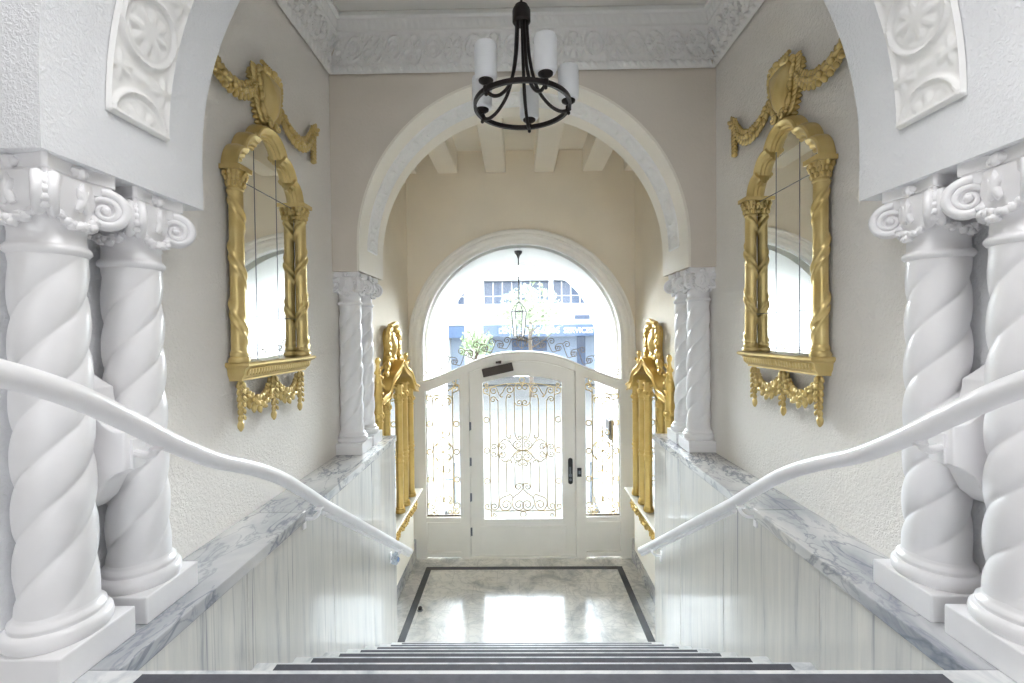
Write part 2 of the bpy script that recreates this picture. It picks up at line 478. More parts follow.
# ------------------------------------------------------------------ relief plaster
def sd_ring(d, r, w): return np.exp(-((d-r)/w)**2)
def relief_height(S, V, per):
    """height field of medallions with eight-petalled flowers and leaf sprays between; S along, V across (-1..1)"""
    s = (S/per) % 1 - .5; x = s*per/.1; y = V
    d = np.hypot(x, y); th = np.arctan2(y, x)
    h = .9*sd_ring(d, .86, .07) + .35*sd_ring(d, .68, .04)
    fl = np.clip(1.15*(.34 + .30*np.abs(np.cos(4*th))) - d, 0, .25)*2.2
    h = np.maximum(h, np.where(d < .66, fl, 0)); h = np.maximum(h, .55*np.exp(-(d/.10)**2))
    s2 = (S/per) % 1; x2 = np.where(s2 > .5, s2-1, s2)*per/.1; x2 = np.abs((S/per) % 1 - .0); x2 = np.minimum(x2, 1-x2)*per/.1
    for cy in (-.72, .72):
        e = np.hypot(x2, y-cy); t = np.arctan2(y-cy, x2)
        h = np.maximum(h, np.where(d > .93, np.clip(.34 + .12*np.cos(5*t) - e, 0, .2)*3, 0))
    e = np.hypot(x2*1.6, y)
    h = np.maximum(h, np.where(d > .95, .5*np.exp(-(e/.2)**2), 0))
    rim = .75*np.exp(-((np.abs(V)-.97)/.05)**2)
    return np.maximum(h, rim)
def arch_relief(name, y0, y1, label):
    zc = SPRING + STILT; w = (y1-y0)/2; yc = (y0+y1)/2; per = .2624
    L = PI*ARCR; nS, nV = 620, 40
    S = np.linspace(0, L, nS); V = np.linspace(-1, 1, nV)
    H = relief_height(S[None, :]+per*.5, V[:, None], per)
    edge = np.minimum(S, L-S); H = np.maximum(H, (edge < .012)[None, :]*.75)
    m = MB()
    def fn(i, j):
        a = S[i]/ARCR; r = ARCR - .004 - .002 - .013*float(H[j, i])
        if j in (0, nV-1): r = ARCR - .002
        if i in (0, nS-1): r = ARCR - .002
        return (r*math.cos(a), yc + w*V[j], zc + r*math.sin(a))
    m.grid(nS, nV, fn)
    return tag(m.build(name, M['relief'], angle=1.2), label, 'trim', kind='structure')
arch_relief('trim_5', 1.158, 1.36, 'white plaster band of flower medallions under the near arch')
arch_relief('trim_6', MID0+.16, MID0+.362, 'white plaster band of flower medallions under the middle arch')

# cornice of the hall: three runs with a twisted rope, an acanthus frieze and a small upper frieze
def cornice(name, a, b, nx, ny, label):
    """run from a to b (xy of the wall line), (nx,ny) points into the room; ends mitred"""
    A = np.array(a); B = np.array(b); L = np.linalg.norm(B-A); d = (B-A)/L; N = np.array((nx, ny))
    nS = int(L/.007); S = np.linspace(0, L, nS)
    prof = []                                       # (out, z, kind, v)
    z0 = 4.245
    K = 8
    for k in range(K+1):
        t = PI*k/K; prof.append((.012+.030*math.sin(t), z0+.025-.025*math.cos(t), 'rope', k/K))
    K = 26
    for k in range(K+1):
        v = k/K; prof.append((.018+.062*v**1.6, z0+.052+.165*v, 'fr', v))
    prof += [(.094, z0+.220, '', 0), (.094, z0+.232, '', 0)]
    K = 9
    for k in range(K+1):
        v = k/K; prof.append((.082+.02*v, z0+.236+.06*v, 'up', v))
    prof += [(.125, z0+.299, '', 0), (.125, CEIL-.004, '', 0), (.11, CEIL+.002, '', 0)]
    m = MB(); nP = len(prof)
    def fn(i, j):
        o, z, k, v = prof[j]; s = S[i]
        if k == 'rope':
            o += .011*math.sin(PI*v)*(math.cos(2*PI*(s/.052 + v*.8)))
        elif k == 'fr':
            per = .27; x = ((s/per) % 1 - .5)*per/.0825; y = v*2-1
            dd = math.hypot(x, y*1.0); th = math.atan2(y, x)
            h = .8*math.exp(-((dd-.72)/.09)**2) + .5*math.exp(-((dd-.42)/.08)**2) + .7*math.exp(-(dd/.16)**2)
            x2 = (1.64-abs(x)); e = math.hypot(x2*1.1, y+.1); t2 = math.atan2(y+.1, x2)
            if dd > .85: h = max(h, .9*max(0, min(1, (.62+.28*math.cos(6*t2)-e)*4)), .6*math.exp(-((e-.86)/.07)**2))
            h += .18*math.sin(s*310+v*9)*math.sin(v*23+s*90)
            o += .030*h
        elif k == 'up':
            o += .009*abs(math.sin(PI*s/.045 + v*1.5))*math.sin(PI*v)
        # mitre both ends
        t0 = o/L; ss = o + (L-2*o)*(s/L)
        p = A + d*ss + N*o
        return (p[0], p[1], z)
    m.grid(nS, nP, fn)
    return tag(m.build(name, M['relief'], angle=1.2), label, 'trim', kind='structure')
cornice('trim_1', (-WALLX, NEAR1), (-WALLX, MID0), 1, 0, 'white acanthus cornice above the left mirror')
cornice('trim_2', (-WALLX, MID0), (WALLX, MID0), 0, -1, 'white acanthus cornice above the middle arch')
cornice('trim_3', (WALLX, MID0), (WALLX, NEAR1), -1, 0, 'white acanthus cornice above the right mirror')

# ------------------------------------------------------------------ twisted columns
def make_column(label):
    r = thing('twisted_column', label, 'column', (0,0,0), 'twisted white columns')
    h0, h1 = 0.0, SPRING-LEDGE            # 1.228
    MB().box(-.1035, .1035, -.1035, .1035, 0, .077).build('plinth', M['gloss'], r, smooth=False, bevel=.004)
    pr = [(.098,.077),(.102,.083),(.104,.095),(.102,.107),(.097,.115),(.090,.117),(.089,.121),(.091,.125),(.090,.131),(.083,.136),(.080,.142),(.078,.150)]
    MB().lathe(pr, n=64).build('base', M['gloss'], r, angle=.9)
    # shaft: three convex strands wound upward
    z0, z1 = .145, 1.012; nZ, nA = 150, 120; P = .40
    def fn(i, j):
        z = z0 + (z1-z0)*j/(nZ-1); a = 2*PI*i/nA; t = j/(nZ-1)
        R = .0785 - .006*t + .0015*math.sin(PI*t)
        ph = 1.5*(a - 2*PI*z/P)
        c = abs(math.cos(ph)); e = min(1, min(t, 1-t)*14)
        rr = R - e*.0135*(1-c**.55)**1.1
        return (rr*math.cos(a), rr*math.sin(a), z)
    MB().grid(nA, nZ, fn, True).build('shaft', M['gloss'], r, angle=1.0)
    cap = thing_part('capital', r)
    pr = [(.070,1.005),(.076,1.010),(.081,1.016),(.081,1.024),(.076,1.030),(.071,1.034),(.070,1.06),(.074,1.09),(.082,1.115),(.088,1.14),(.088,1.165),(.086,1.19)]
    MB().lathe(pr, n=48).build('bell', M['gloss'], cap, angle=.9)
    # abacus with hollow sides
    out = []
    for k in range(4):
        a = k*PI/2
        for t in np.linspace(-.9, .9, 9):
            x, y = .094 - .016*(1-(t/.9)**2), t*.087/.9
            out.append((x*math.cos(a)-y*math.sin(a), x*math.sin(a)+y*math.cos(a)))
    m = MB().prism(out, lambda p, q, t: (p, q, t), 1.196, 1.231)
    m.prism([(p*.95, q*.95) for p, q in out], lambda p, q, t: (p, q, t), 1.166, 1.199)
    m.build('abacus', M['gloss'], cap, angle=.5, bevel=.003)
    # corner volutes
    for k in range(4):
        a = PI/4 + k*PI/2; dx, dy = math.cos(a), math.sin(a)
        m = MB(); c = (.107, 1.135)
        for sd in (-1, 1):
            pts = []; rad = []
            for q in range(56):
                t = q/55; an = PI*.55 - t*PI*4.4; rr = .040*(1-t)**.85 + .006
                pts.append((c[0]+rr*math.cos(an), sd*.013, c[1]+rr*math.sin(an))); rad.append(.0085*(1-t)+.004)
            m.tube(pts, rad, 8)
            m.ball((c[0], sd*.015, c[1]), (.010, .009, .010), 10, 6)
        m.lathe([(.040,-.010),(.042,-.004),(.038,0),(.042,.004),(.040,.010)], (c[0],0,c[1]), 28, 'y')
        pts = [(.03,0,1.186),(.06,0,1.188),(.085,0,1.184),(.100,0,1.176)]
        m.tube(pts, [.016,.017,.017,.015], 10)
        for q in range(5):                                   # little leaf band on the outer roll
            an = -.7 + q*.4
            m.ball((c[0]+.043*math.cos(an), 0, c[1]+.043*math.sin(an)), (.008,.013,.010), 8, 6)
        m.xf(lambda x, y, z: (x*dx - y*dy, x*dy + y*dx, z))
        m.build('volute', M['gloss'], cap, angle=.9)
    # leaf garland round the bell
    m = MB(); rnd = random.Random(3)
    for k in range(4):
        for q in range(13):
            t = q/12; a = k*PI/2 + PI/4 + (t-.0)*PI/2
            z = 1.118 - .040*math.sin(PI*t)**.8
            for e in range(2):
                m.ball(((.082+rnd.uniform(0,.008))*math.cos(a), (.082+rnd.uniform(0,.008))*math.sin(a), z+rnd.uniform(-.009,.009)), (.011,.011,.010), 7, 5, .2)
        a = k*PI/2
        for e in (-1, 0, 1): m.leaf((.088*math.cos(a), .088*math.sin(a), 1.140+.012*(e == 0)), (-math.sin(a)*e*.5, math.cos(a)*e*.5, 1), (math.cos(a), math.sin(a), 0), .034, .012, .009)
        for q in (-1, 1):
            m.ball((.083*math.cos(a+q*.13), .083*math.sin(a+q*.13), 1.210), (.010,.010,.012), 8, 6, .2)
        m.ball((.084*math.cos(a), .084*math.sin(a), 1.209), (.012,.012,.016), 8, 6, .15)
    m.build('garland', M['gloss'], cap, angle=1.0)
    return r
def thing_part(name, parent):
    o = bpy.data.objects.new(name, None); COL.objects.link(o); o.parent = parent; o.empty_display_size = .05; return o
CX = 1.19
c0 = make_column('white twisted column nearest on the left, cut by the frame edge')
c0.location = (-CX, 1.1075, LEDGE)
dup(c0, (-CX, 1.350, LEDGE), 'second white twisted column on the left, standing beside the scroll bracket')
dup(c0, (CX, 1.1075, LEDGE), 'white twisted column nearest on the right, cut by the frame edge')
dup(c0, (CX, 1.350, LEDGE), 'second white twisted column on the right, standing beside the scroll bracket')
dup(c0, (-CX, 3.1185, LEDGE), 'slim white twisted column under the middle arch, left, hall side')
dup(c0, (-CX, 3.3605, LEDGE), 'slim white twisted column under the middle arch, left, beside the gilt gothic frame')
dup(c0, (CX, 3.1185, LEDGE), 'slim white twisted column under the middle arch, right, hall side')
dup(c0, (CX, 3.3605, LEDGE), 'slim white twisted column under the middle arch, right, beside the gilt gothic frame')

# plaster scroll bracket between the near columns
def corbel(sx, lab):
    prof = [(0,.46),(.06,.42)]
    for k in range(9):
        a = PI/2*k/8; prof.append((.155-.075*math.cos(a)-.0, .42-.10*math.sin(a)-.03*k/8) if False else (.085+.080*(1-math.cos(a)), .405-.115*math.sin(a)))
    prof += [(.175,.29),(.175,.185),(.15,.175),(.12,.155),(.09,.10),(.06,.075),(0,.06)]
    m = MB().prism(prof, lambda p, q, t: (-sx*p, t, q), -.037, .037)
    o = m.build('scroll_bracket', M['gloss'], angle=.5, bevel=.004, loc=(sx*WALLX, 1.2285, 2.0))
    return tag(o, lab, 'bracket')
corbel(-1, 'white plaster scroll bracket between the two left foreground columns'); corbel(1, 'white plaster scroll bracket between the two right foreground columns')

# ------------------------------------------------------------------ handrails
def rail(sx, lab):
    r = thing('handrail', lab, 'handrail', (sx*.95, 2, 0))
    pts = [(.30,.05),(.50,.01),(.72,-.04),(.89,-.105),(1.04,-.192),(1.17,-.275),(1.33,-.365),(1.47,-.425),(1.60,-.485),(1.74,-.56),(1.92,-.675),(2.1,-.795)]
    n = 14
    for k in range(1, n+1):
        t = k/n; pts.append((2.1+t*(3.71-2.1), -.795+t*(-1.795+.795)))
    P = smooth_path(pts, 4)
    m = MB().tube([(0, y-2, z+EYE) for y, z in P], .0245, 16)
    m.ball((0, P[-1][0]-2, P[-1][1]+EYE), .0255, 14, 8)
    m.build('rail', M['gloss'], r, angle=.9)
    def zr(y):
        for a, b in zip(P, P[1:]):
            if a[0] <= y <= b[0]: return a[1]+(b[1]-a[1])*(y-a[0])/(b[0]-a[0])
        return P[-1][1]
    eye = Vector((-.0378-sx*.95, -2, EYE))
    for y, k, sz in ((1.47,.2,.0045),(1.545,-.3,.005),(1.80,.1,.005)) if sx < 0 else ((1.50,-.2,.006),(1.535,.35,.004)):
        c = Vector((0, y-2, zr(y)+EYE)); d_ = (eye-c).normalized(); q = (d_ + Vector((0,0,.5*k))).normalized()
        MB().leaf(c+q*.0232, (0,.8,-.5), q, sz*1.5, sz, .0022).build('paint_chip', M['black'], r)
    MB().tube([(sx*.012, 2.12-2, EYE-.795-.045), (sx*.012, 3.72-2, EYE-1.79-.045)], .012, 10).build('under_bar', M['gloss'], r)
    for y in (2.05, 3.42):
        z = zr(y)+EYE
        b = MB().tube(smooth_path([(sx*.0, y-2, z-.018), (sx*.004, y-2, z-.05), (sx*.03, y-2, z-.075), (sx*.074, y-2, z-.08)], 5), .008, 10)
        b.lathe([(.02,0),(.02,.006),(.012,.012)], (0,0,0), 20, 'x') if False else b.box(min(sx*.070, sx*.0785), max(sx*.070, sx*.0785), y-2-.014, y-2+.014, z-.125, z-.045)
        b.box(-.016, .016, y-2-.03, y-2+.03, z-.030, z-.022)
        b.build('wall_bracket', M['gloss'], r, angle=.6, bevel=.002)
    y = 1.2285; zk = zr(1.135)+EYE; z = zk-.02
    b = MB().tube(smooth_path([(sx*.0, 1.135-2, zk-.02), (sx*.02, 1.14-2, zk-.045), (sx*.06, 1.165-2, zk-.055), (sx*.139, y-2, z-.045)], 5), .010, 10)
    b.box(min(sx*.132, sx*.1405), max(sx*.132, sx*.1405), y-2-.018, y-2+.018, z-.085, z-.005)
    b.ball((sx*.004, 1.135-2, zk-.030), (.014,.022,.008), 10, 6)
    b.build('wall_bracket', M['gloss'], r, angle=.6)
    return r
rail(-1, 'white round handrail running down the left side'); rail(1, 'white round handrail running down the right side')
# dark chips in the paint
w = MB(); rnd = random.Random(5)
for k in range(26):
    a = rnd.uniform(0, 2*PI); b = rnd.uniform(-1, 1)
    w.ball((.018*math.cos(a)*(1-abs(b)*.4), .03*b, .03*math.sin(a)), (rnd.uniform(.008,.016),)*3, 7, 5, .4)
o = thing('plastic_wrapper', 'crumpled clear plastic wrapper with a blue patch at the left rail end', 'wrapper', (-.985, 3.40, .84))
w.build('film', M['film'], o, angle=.3)
MB().ball((.026,-.01,.0), (.006,.016,.018), 9, 6, .35).build('blue_patch', M['bluefilm'], o)

# ------------------------------------------------------------------ hall mirrors (u along the wall, w out of it, v up)
def lump_path(m, pts, r, rnd, dens=1.0, squash=.75):
    """leafy moulded garland: leaves and buds along a path of (u,w,v)"""
    pts = smooth_path(pts, 10)
    L = sum(math.dist(a, b) for a, b in zip(pts, pts[1:])); n = max(4, int(L/(r*.62)*dens))
    for i in range(n):
        t = i/(n-1); q = t*(len(pts)-1); k = min(int(q), len(pts)-2); f = q-k
        p = [pts[k][c]*(1-f)+pts[k+1][c]*f for c in range(3)]
        tg = Vector(pts[k+1])-Vector(pts[k]); tg.normalize(); sd = Vector((tg.z, 0, -tg.x))
        rr = r*(.62+.5*math.sin(PI*t)) if len(pts) > 12 else r
        for e in (-1, 1):
            d = sd*e + tg*rnd.uniform(.2,.8)
            c = Vector(p) + sd*e*rr*.52 + Vector((0, rr*.25, 0))
            m.leaf(c, d + Vector((0, rnd.uniform(-.1,.35), 0)), (0,1,0), rr*.50, rr*.32, rr*.24)
        if i % 2: m.ball((p[0]+rnd.uniform(-.1,.1)*rr, p[1]+rr*.62, p[2]+rnd.uniform(-.1,.1)*rr), rr*.30, 8, 6, .1)
        else: m.leaf((p[0], p[1]+rr*.55, p[2]), tg + sd*rnd.uniform(-.6,.6), (0,1,0), rr*.5, rr*.26, rr*.22)
        m.ball((p[0], p[1]+rr*.1, p[2]), (rr*.58, rr*.45, rr*.58), 7, 5)
def frame_outline(k):
    """outer edge (k=1) or inner edge (k=0) of the arched head, right half from crown to shoulder"""
    o = [(0,.245),(.05,.240),(.095,.222),(.13,.193),(.152,.160),(.165,.158),(.172,.128),(.198,.120),(.235,.100),(.262,.070),(.285,.062),(.292,.03),(.318,-.01),(.345,-.055)]
    return o
def uvw(sx):  # local axes of a thing on the wall: x out of the wall is -sx
    return lambda u, w, v: (-sx*w, u, v)
ZC = 3.255; YC = 2.20                       # capital tops, centre line of the mirror
def make_mirror():
    r = thing('wall_mirror', 'tall gilt arched mirror on the left hall wall', 'mirror', (-WALLX, YC, 2.40))
    T = lambda u, w, v: (w, u, v)             # local to the left wall
    zb, zc = .03, ZC-2.40                     # shelf top, capital top
    UC, UW = .285, .305
    prof = [(-.034,0),(-.034,.014),(-.029,.022),(-.020,.022),(-.016,.034),(-.005,.038),(0,.046),(.008,.056),(.018,.060),(.026,.056),(.030,.044),(.034,.036),(.036,.026),(.036,0)]
    segs = [[(-.112,.182),(-.095,.212),(-.065,.238),(-.03,.252),(0,.256),(.03,.252),(.065,.238),(.095,.212),(.112,.182)]]
    for s in (-1, 1):
        segs.append([(s*.108,.170),(s*.145,.168),(s*.178,.150),(s*.200,.122),(s*.210,.095)])
        segs.append([(s*.204,.085),(s*.238,.078),(s*.262,.055),(s*.276,.020),(s*.280,-.01)])
    m = MB()
    for sg_ in segs:
        path = smooth_path([(u, zc+v) for u, v in sg_], 6)
        if path[0][0] > path[-1][0]: path = path[::-1]
        nn = []
        for i in range(len(path)):
            p0, p1 = path[max(i-1,0)], path[min(i+1,len(path)-1)]
            dx, dz = p1[0]-p0[0], p1[1]-p0[1]; l = math.hypot(dx, dz) or 1; nn.append((-dz/l, dx/l))
        o0 = len(m.v); np_ = len(prof)
        m.grid(len(path), np_, lambda i, j: T(path[i][0]+nn[i][0]*prof[j][0], prof[j][1], path[i][1]+nn[i][1]*prof[j][0]))
        m.f += [tuple(o0+j*len(path) for j in range(np_)), tuple(o0+j*len(path)+len(path)-1 for j in range(np_))[::-1]]
    for s in (-1, 1):                        # little upright tips at the steps
        for u, v in ((.128,.205),(.222,.118)):
            m.prism([(u-.016,v-.035),(u+.016,v-.035),(u+.012,v+.004),(u-.008,v)], lambda p, q, t: T(s*p, t, zc+q), .004, .05)
    m.build('arched_head', M['gold'], r, angle=.6)
    line = [(-.28,-.01),(-.262,.055),(-.204,.085),(-.19,.13),(-.108,.170),(-.095,.212),(-.065,.238),(0,.256)]
    line = line + [(-u, v) for u, v in line[::-1][1:]]
    line = [(u, zc+v) for u, v in line]
    # glass: flat, arched, in a backing
    g = [(-.27, zb)] + [(u*.96, v) for u, v in line] + [(.27, zb)]
    n = len(g)
    MB().prism(g, lambda p, q, t: T(p, t, q), .004, .012).build('mirror_glass', M['mirror'], r, smooth=False)
    m = MB()
    for u in (-.095, .095): m.box(*sorted((.012,.0135)), u-.0015, u+.0015, zb, zc+.2)
    for v in (zb+.20, zc-.03): m.box(.012, .0135, -.27, .27, v-.0015, v+.0015)
    m.build('joint_strips', M['steel'], r, smooth=False)
    # side columns, twisted
    for s in (-1, 1):
        c = MB(); uc = s*UC; wz = .042
        nZ, nA = 130, 56; z0, z1 = zb+.05, zc-.10; P = .24
        def fn(i, j):
            z = z0+(z1-z0)*j/(nZ-1); a = 2*PI*i/nA; t = j/(nZ-1)
            ph = (a*1 + s*2*PI*z/P); q = (ph/(2*PI)) % 1
            rr = .0295 - .0015*t + .0085*math.exp(-((q-.5)/.06)**2) + .006*math.exp(-((q-.68)/.045)**2)
            return T(uc+rr*math.cos(a), wz+rr*math.sin(a), z)
        c.grid(nA, nZ, fn, True)
        c.lathe([(.040,zb),(.042,zb+.010),(.038,zb+.020),(.033,zb+.025),(.036,zb+.033),(.034,zb+.042),(.030,zb+.050)], T(uc, wz, 0), 32)
        c.build('side_column', M['gold'], r, angle=.9)
        k = MB(); rnd = random.Random(4+s)
        k.lathe([(.028,zc-.105),(.033,zc-.10),(.033,zc-.093),(.029,zc-.088),(.030,zc-.06),(.034,zc-.03),(.040,zc-.022)], T(uc, wz, 0), 32)
        for row, (zz, rr, nn) in enumerate(((zc-.075,.032,9),(zc-.052,.036,9),(zc-.034,.042,8))):
            for q in range(nn):
                a = 2*PI*(q+.5*row)/nn
                k.ball(T(uc+rr*math.cos(a), wz+rr*math.sin(a), zz), (.009,.009,.013), 8, 6, .2)
        k.box(.002, wz+.046, uc-.046, uc+.046, zc-.022, zc-.002)
        k.build('column_capital', M['gold'], r, angle=.7)
    # shelf
    m = MB(); pr = [(0,.03),(.095,.03),(.102,.024),(.102,.016),(.094,.010),(.080,.004),(.076,-.006),(.072,-.024),(.060,-.036),(.054,-.042),(.054,-.050),(0,-.052)]
    def sh(i, j):
        p, q = pr[j]; hw = UW+.012-(.102-p)*.55 if p > 0 else UW-.02
        return [T(-hw, 0, q), T(-hw, p, q), T(hw, p, q), T(hw, 0, q)][i]
    m.grid(4, len(pr), sh); m.add([T(-UW-.008,0,.03),T(-UW-.008,.095,.03),T(UW+.008,.095,.03),T(UW+.008,0,.03)], [(0,1,2,3)])
    for q in range(26):
        u = -.275 + .55*q/25
        m.leaf(T(u, .076, -.012), (.1, .25, .9), (1,0,0), .019, .0095, .008)
    m.build('shelf', M['gold'], r, angle=.6)
    m = MB(); rnd = random.Random(9)
    for u in (-.265, 0, .265):
        for q in range(6):
            f = 1-.06*q
            m.ball(T(u, .030, -.075-.028*q), (.016*f,.017*f,.016), 9, 6, .1)
            for e in (-1, 1): m.leaf(T(u+e*.015*f, .034, -.066-.028*q), (.1, e*.8, -.7), (1,0,0), .020*f, .011*f, .008)
            m.leaf(T(u, .048, -.07-.028*q), (.25,0,-.9), (1,0,0), .017*f, .011*f, .007)
        m.leaf(T(u, .03, -.245), (0,0,-1), (1,0,0), .026, .015, .013)
    tmp = MB()
    for u0, u1 in ((-.265,0),(0,.265)):
        lump_path(tmp, [(u0+.02,.02,-.075),(u0+.055,.022,-.135),((u0+u1)/2,.025,-.168),(u1-.055,.022,-.135),(u1-.02,.02,-.075)], .042, rnd)
    tmp.xf(lambda u, w, v: T(u, w, v)); m.add(tmp.v, tmp.f)
    m.build('festoon', M['gold'], r, angle=1.0)
    return r
mir = make_mirror()
dup(mir, (WALLX, YC, 2.40), 'tall gilt arched mirror on the right hall wall', (-1,1,1))

def shield_pts(w, h):
    return [(0,h*.5),(w*.28,h*.47),(w*.5,h*.42),(w*.47,h*.2),(w*.44,0),(w*.36,-h*.22),(w*.2,-h*.42),(0,-h*.5)]
def make_cartouche():
    r = thing('gilt_cartouche', 'gilt shield ornament with leafy garlands above the left hall mirror', 'wall ornament', (-WALLX, YC, 3.672))
    T = lambda u, w, v: (w, u, v); rnd = random.Random(12)
    rt = [(0,.118),(.045,.112),(.068,.10),(.070,.06),(.060,.0),(.046,-.05),(.026,-.09),(0,-.105)]
    out = smooth_path(rt, 6); out = out + [(-u, v) for u, v in out[::-1][1:-1]]
    m = MB(); n = len(out); rings = [(1.08,.03),(1.08,.056),(1.0,.062),(.93,.056),(.80,.068),(.5,.080),(.2,.084)]
    m.grid(n, len(rings), lambda i, j: T(out[i][0]*rings[j][0], rings[j][1], out[i][1]*rings[j][0]), True)
    m.add([T(out[i][0]*.2, .084, out[i][1]*.2) for i in range(n)], [tuple(range(n))])
    m.build('shield', M['gold'], r, angle=.8)
    m = MB()
    back = smooth_path([(0,.115),(.05,.112),(.072,.10),(.075,.06),(.062,.0),(.05,-.06),(.035,-.11),(0,-.13)], 5)
    back = back + [(-u, v) for u, v in back[::-1][1:-1]]
    m.prism(back, lambda p, q, t: T(p, t, q), 0, .03)
    def coil(cu, cv, rad, d, w=.055, tr=.010):
        pts = [T(cu+d*rad*(1-t)*math.cos(7.5*t+1.2), w+.014*t, cv+rad*(1-t)*math.sin(7.5*t+1.2)) for t in np.linspace(0, .88, 26)]
        m.tube(pts, [tr-.004*t for t in np.linspace(0,1,26)], 8)
    for s in (-1, 1):
        path = smooth_path([(s*.088,.045,.118),(s*.100,.045,.085),(s*.088,.045,.045),(s*.078,.045,.01),(s*.074,.045,-.03),(s*.060,.045,-.075),(s*.036,.045,-.115)], 6)
        m.tube([T(*p) for p in path], [.011+.004*math.sin(k*.7) for k in range(len(path))], 8)
        for k in range(12):                   # leaf tips along the sides
            p = path[min(2+k*3, len(path)-1)]
            m.leaf(T(p[0]+s*.012, .030, p[2]), (-.2, s*.8, .5), (.8,s*.4,0), .026, .014, .009); m.leaf(T(p[0]+s*.008, .012, p[2]-.012), (-.3, s*.7, -.4), (.8,s*.4,0), .026, .015, .010); m.ball(T(p[0]+s*.004, .046, p[2]), .010, 8, 6)
        coil(s*.070, .118, .026, s, .05); coil(s*.036, -.120, .022, s); coil(s*.084, .035, .018, s, .04, .007)
        for k in range(4): m.leaf(T(s*(.016+.013*k), .055, .122), (.3,s*.15*k,1), (1,0,0), .026, .010, .008)
    for k in range(3): m.ball(T(0, .066-.008*k, .128-.014*k), (.016-.003*k,.018,.014), 10, 6)
    for k in range(7): m.ball(T(rnd.uniform(-.028,.028), .042, -.135+rnd.uniform(-.022,.012)), (.013,.014,.015), 8, 6, .2)
    m.build('scroll_surround', M['gold'], r, angle=.9)
    for s in (-1, 1):
        m = MB()
        lump_path(m, [(s*.09,.022,.05),(s*.15,.022,-.02),(s*.24,.024,-.07),(s*.35,.024,-.065),(s*.44,.022,.0),(s*.495,.02,.085)], .043, rnd)
        lump_path(m, [(s*.49,.03,.075),(s*.515,.03,.09)], .036, rnd)
        for k in range(8):
            m.ball((s*.513, .018, .05-.021*k), (.018,.017,.016), 8, 6, .1)
            for e in (-1, 1): m.leaf((s*.513+e*.012, .024, .055-.021*k), (e*.8,.1,-.7), (0,1,0), .020-.0007*k, .011, .008)
        m.xf(lambda u, w, v: T(u, w, v))
        m.build('garland', M['gold'], r, angle=1.0)
    return r
car = make_cartouche()
dup(car, (WALLX, YC, 3.672), 'gilt shield ornament with leafy garlands above the right hall mirror', (-1,1,1))

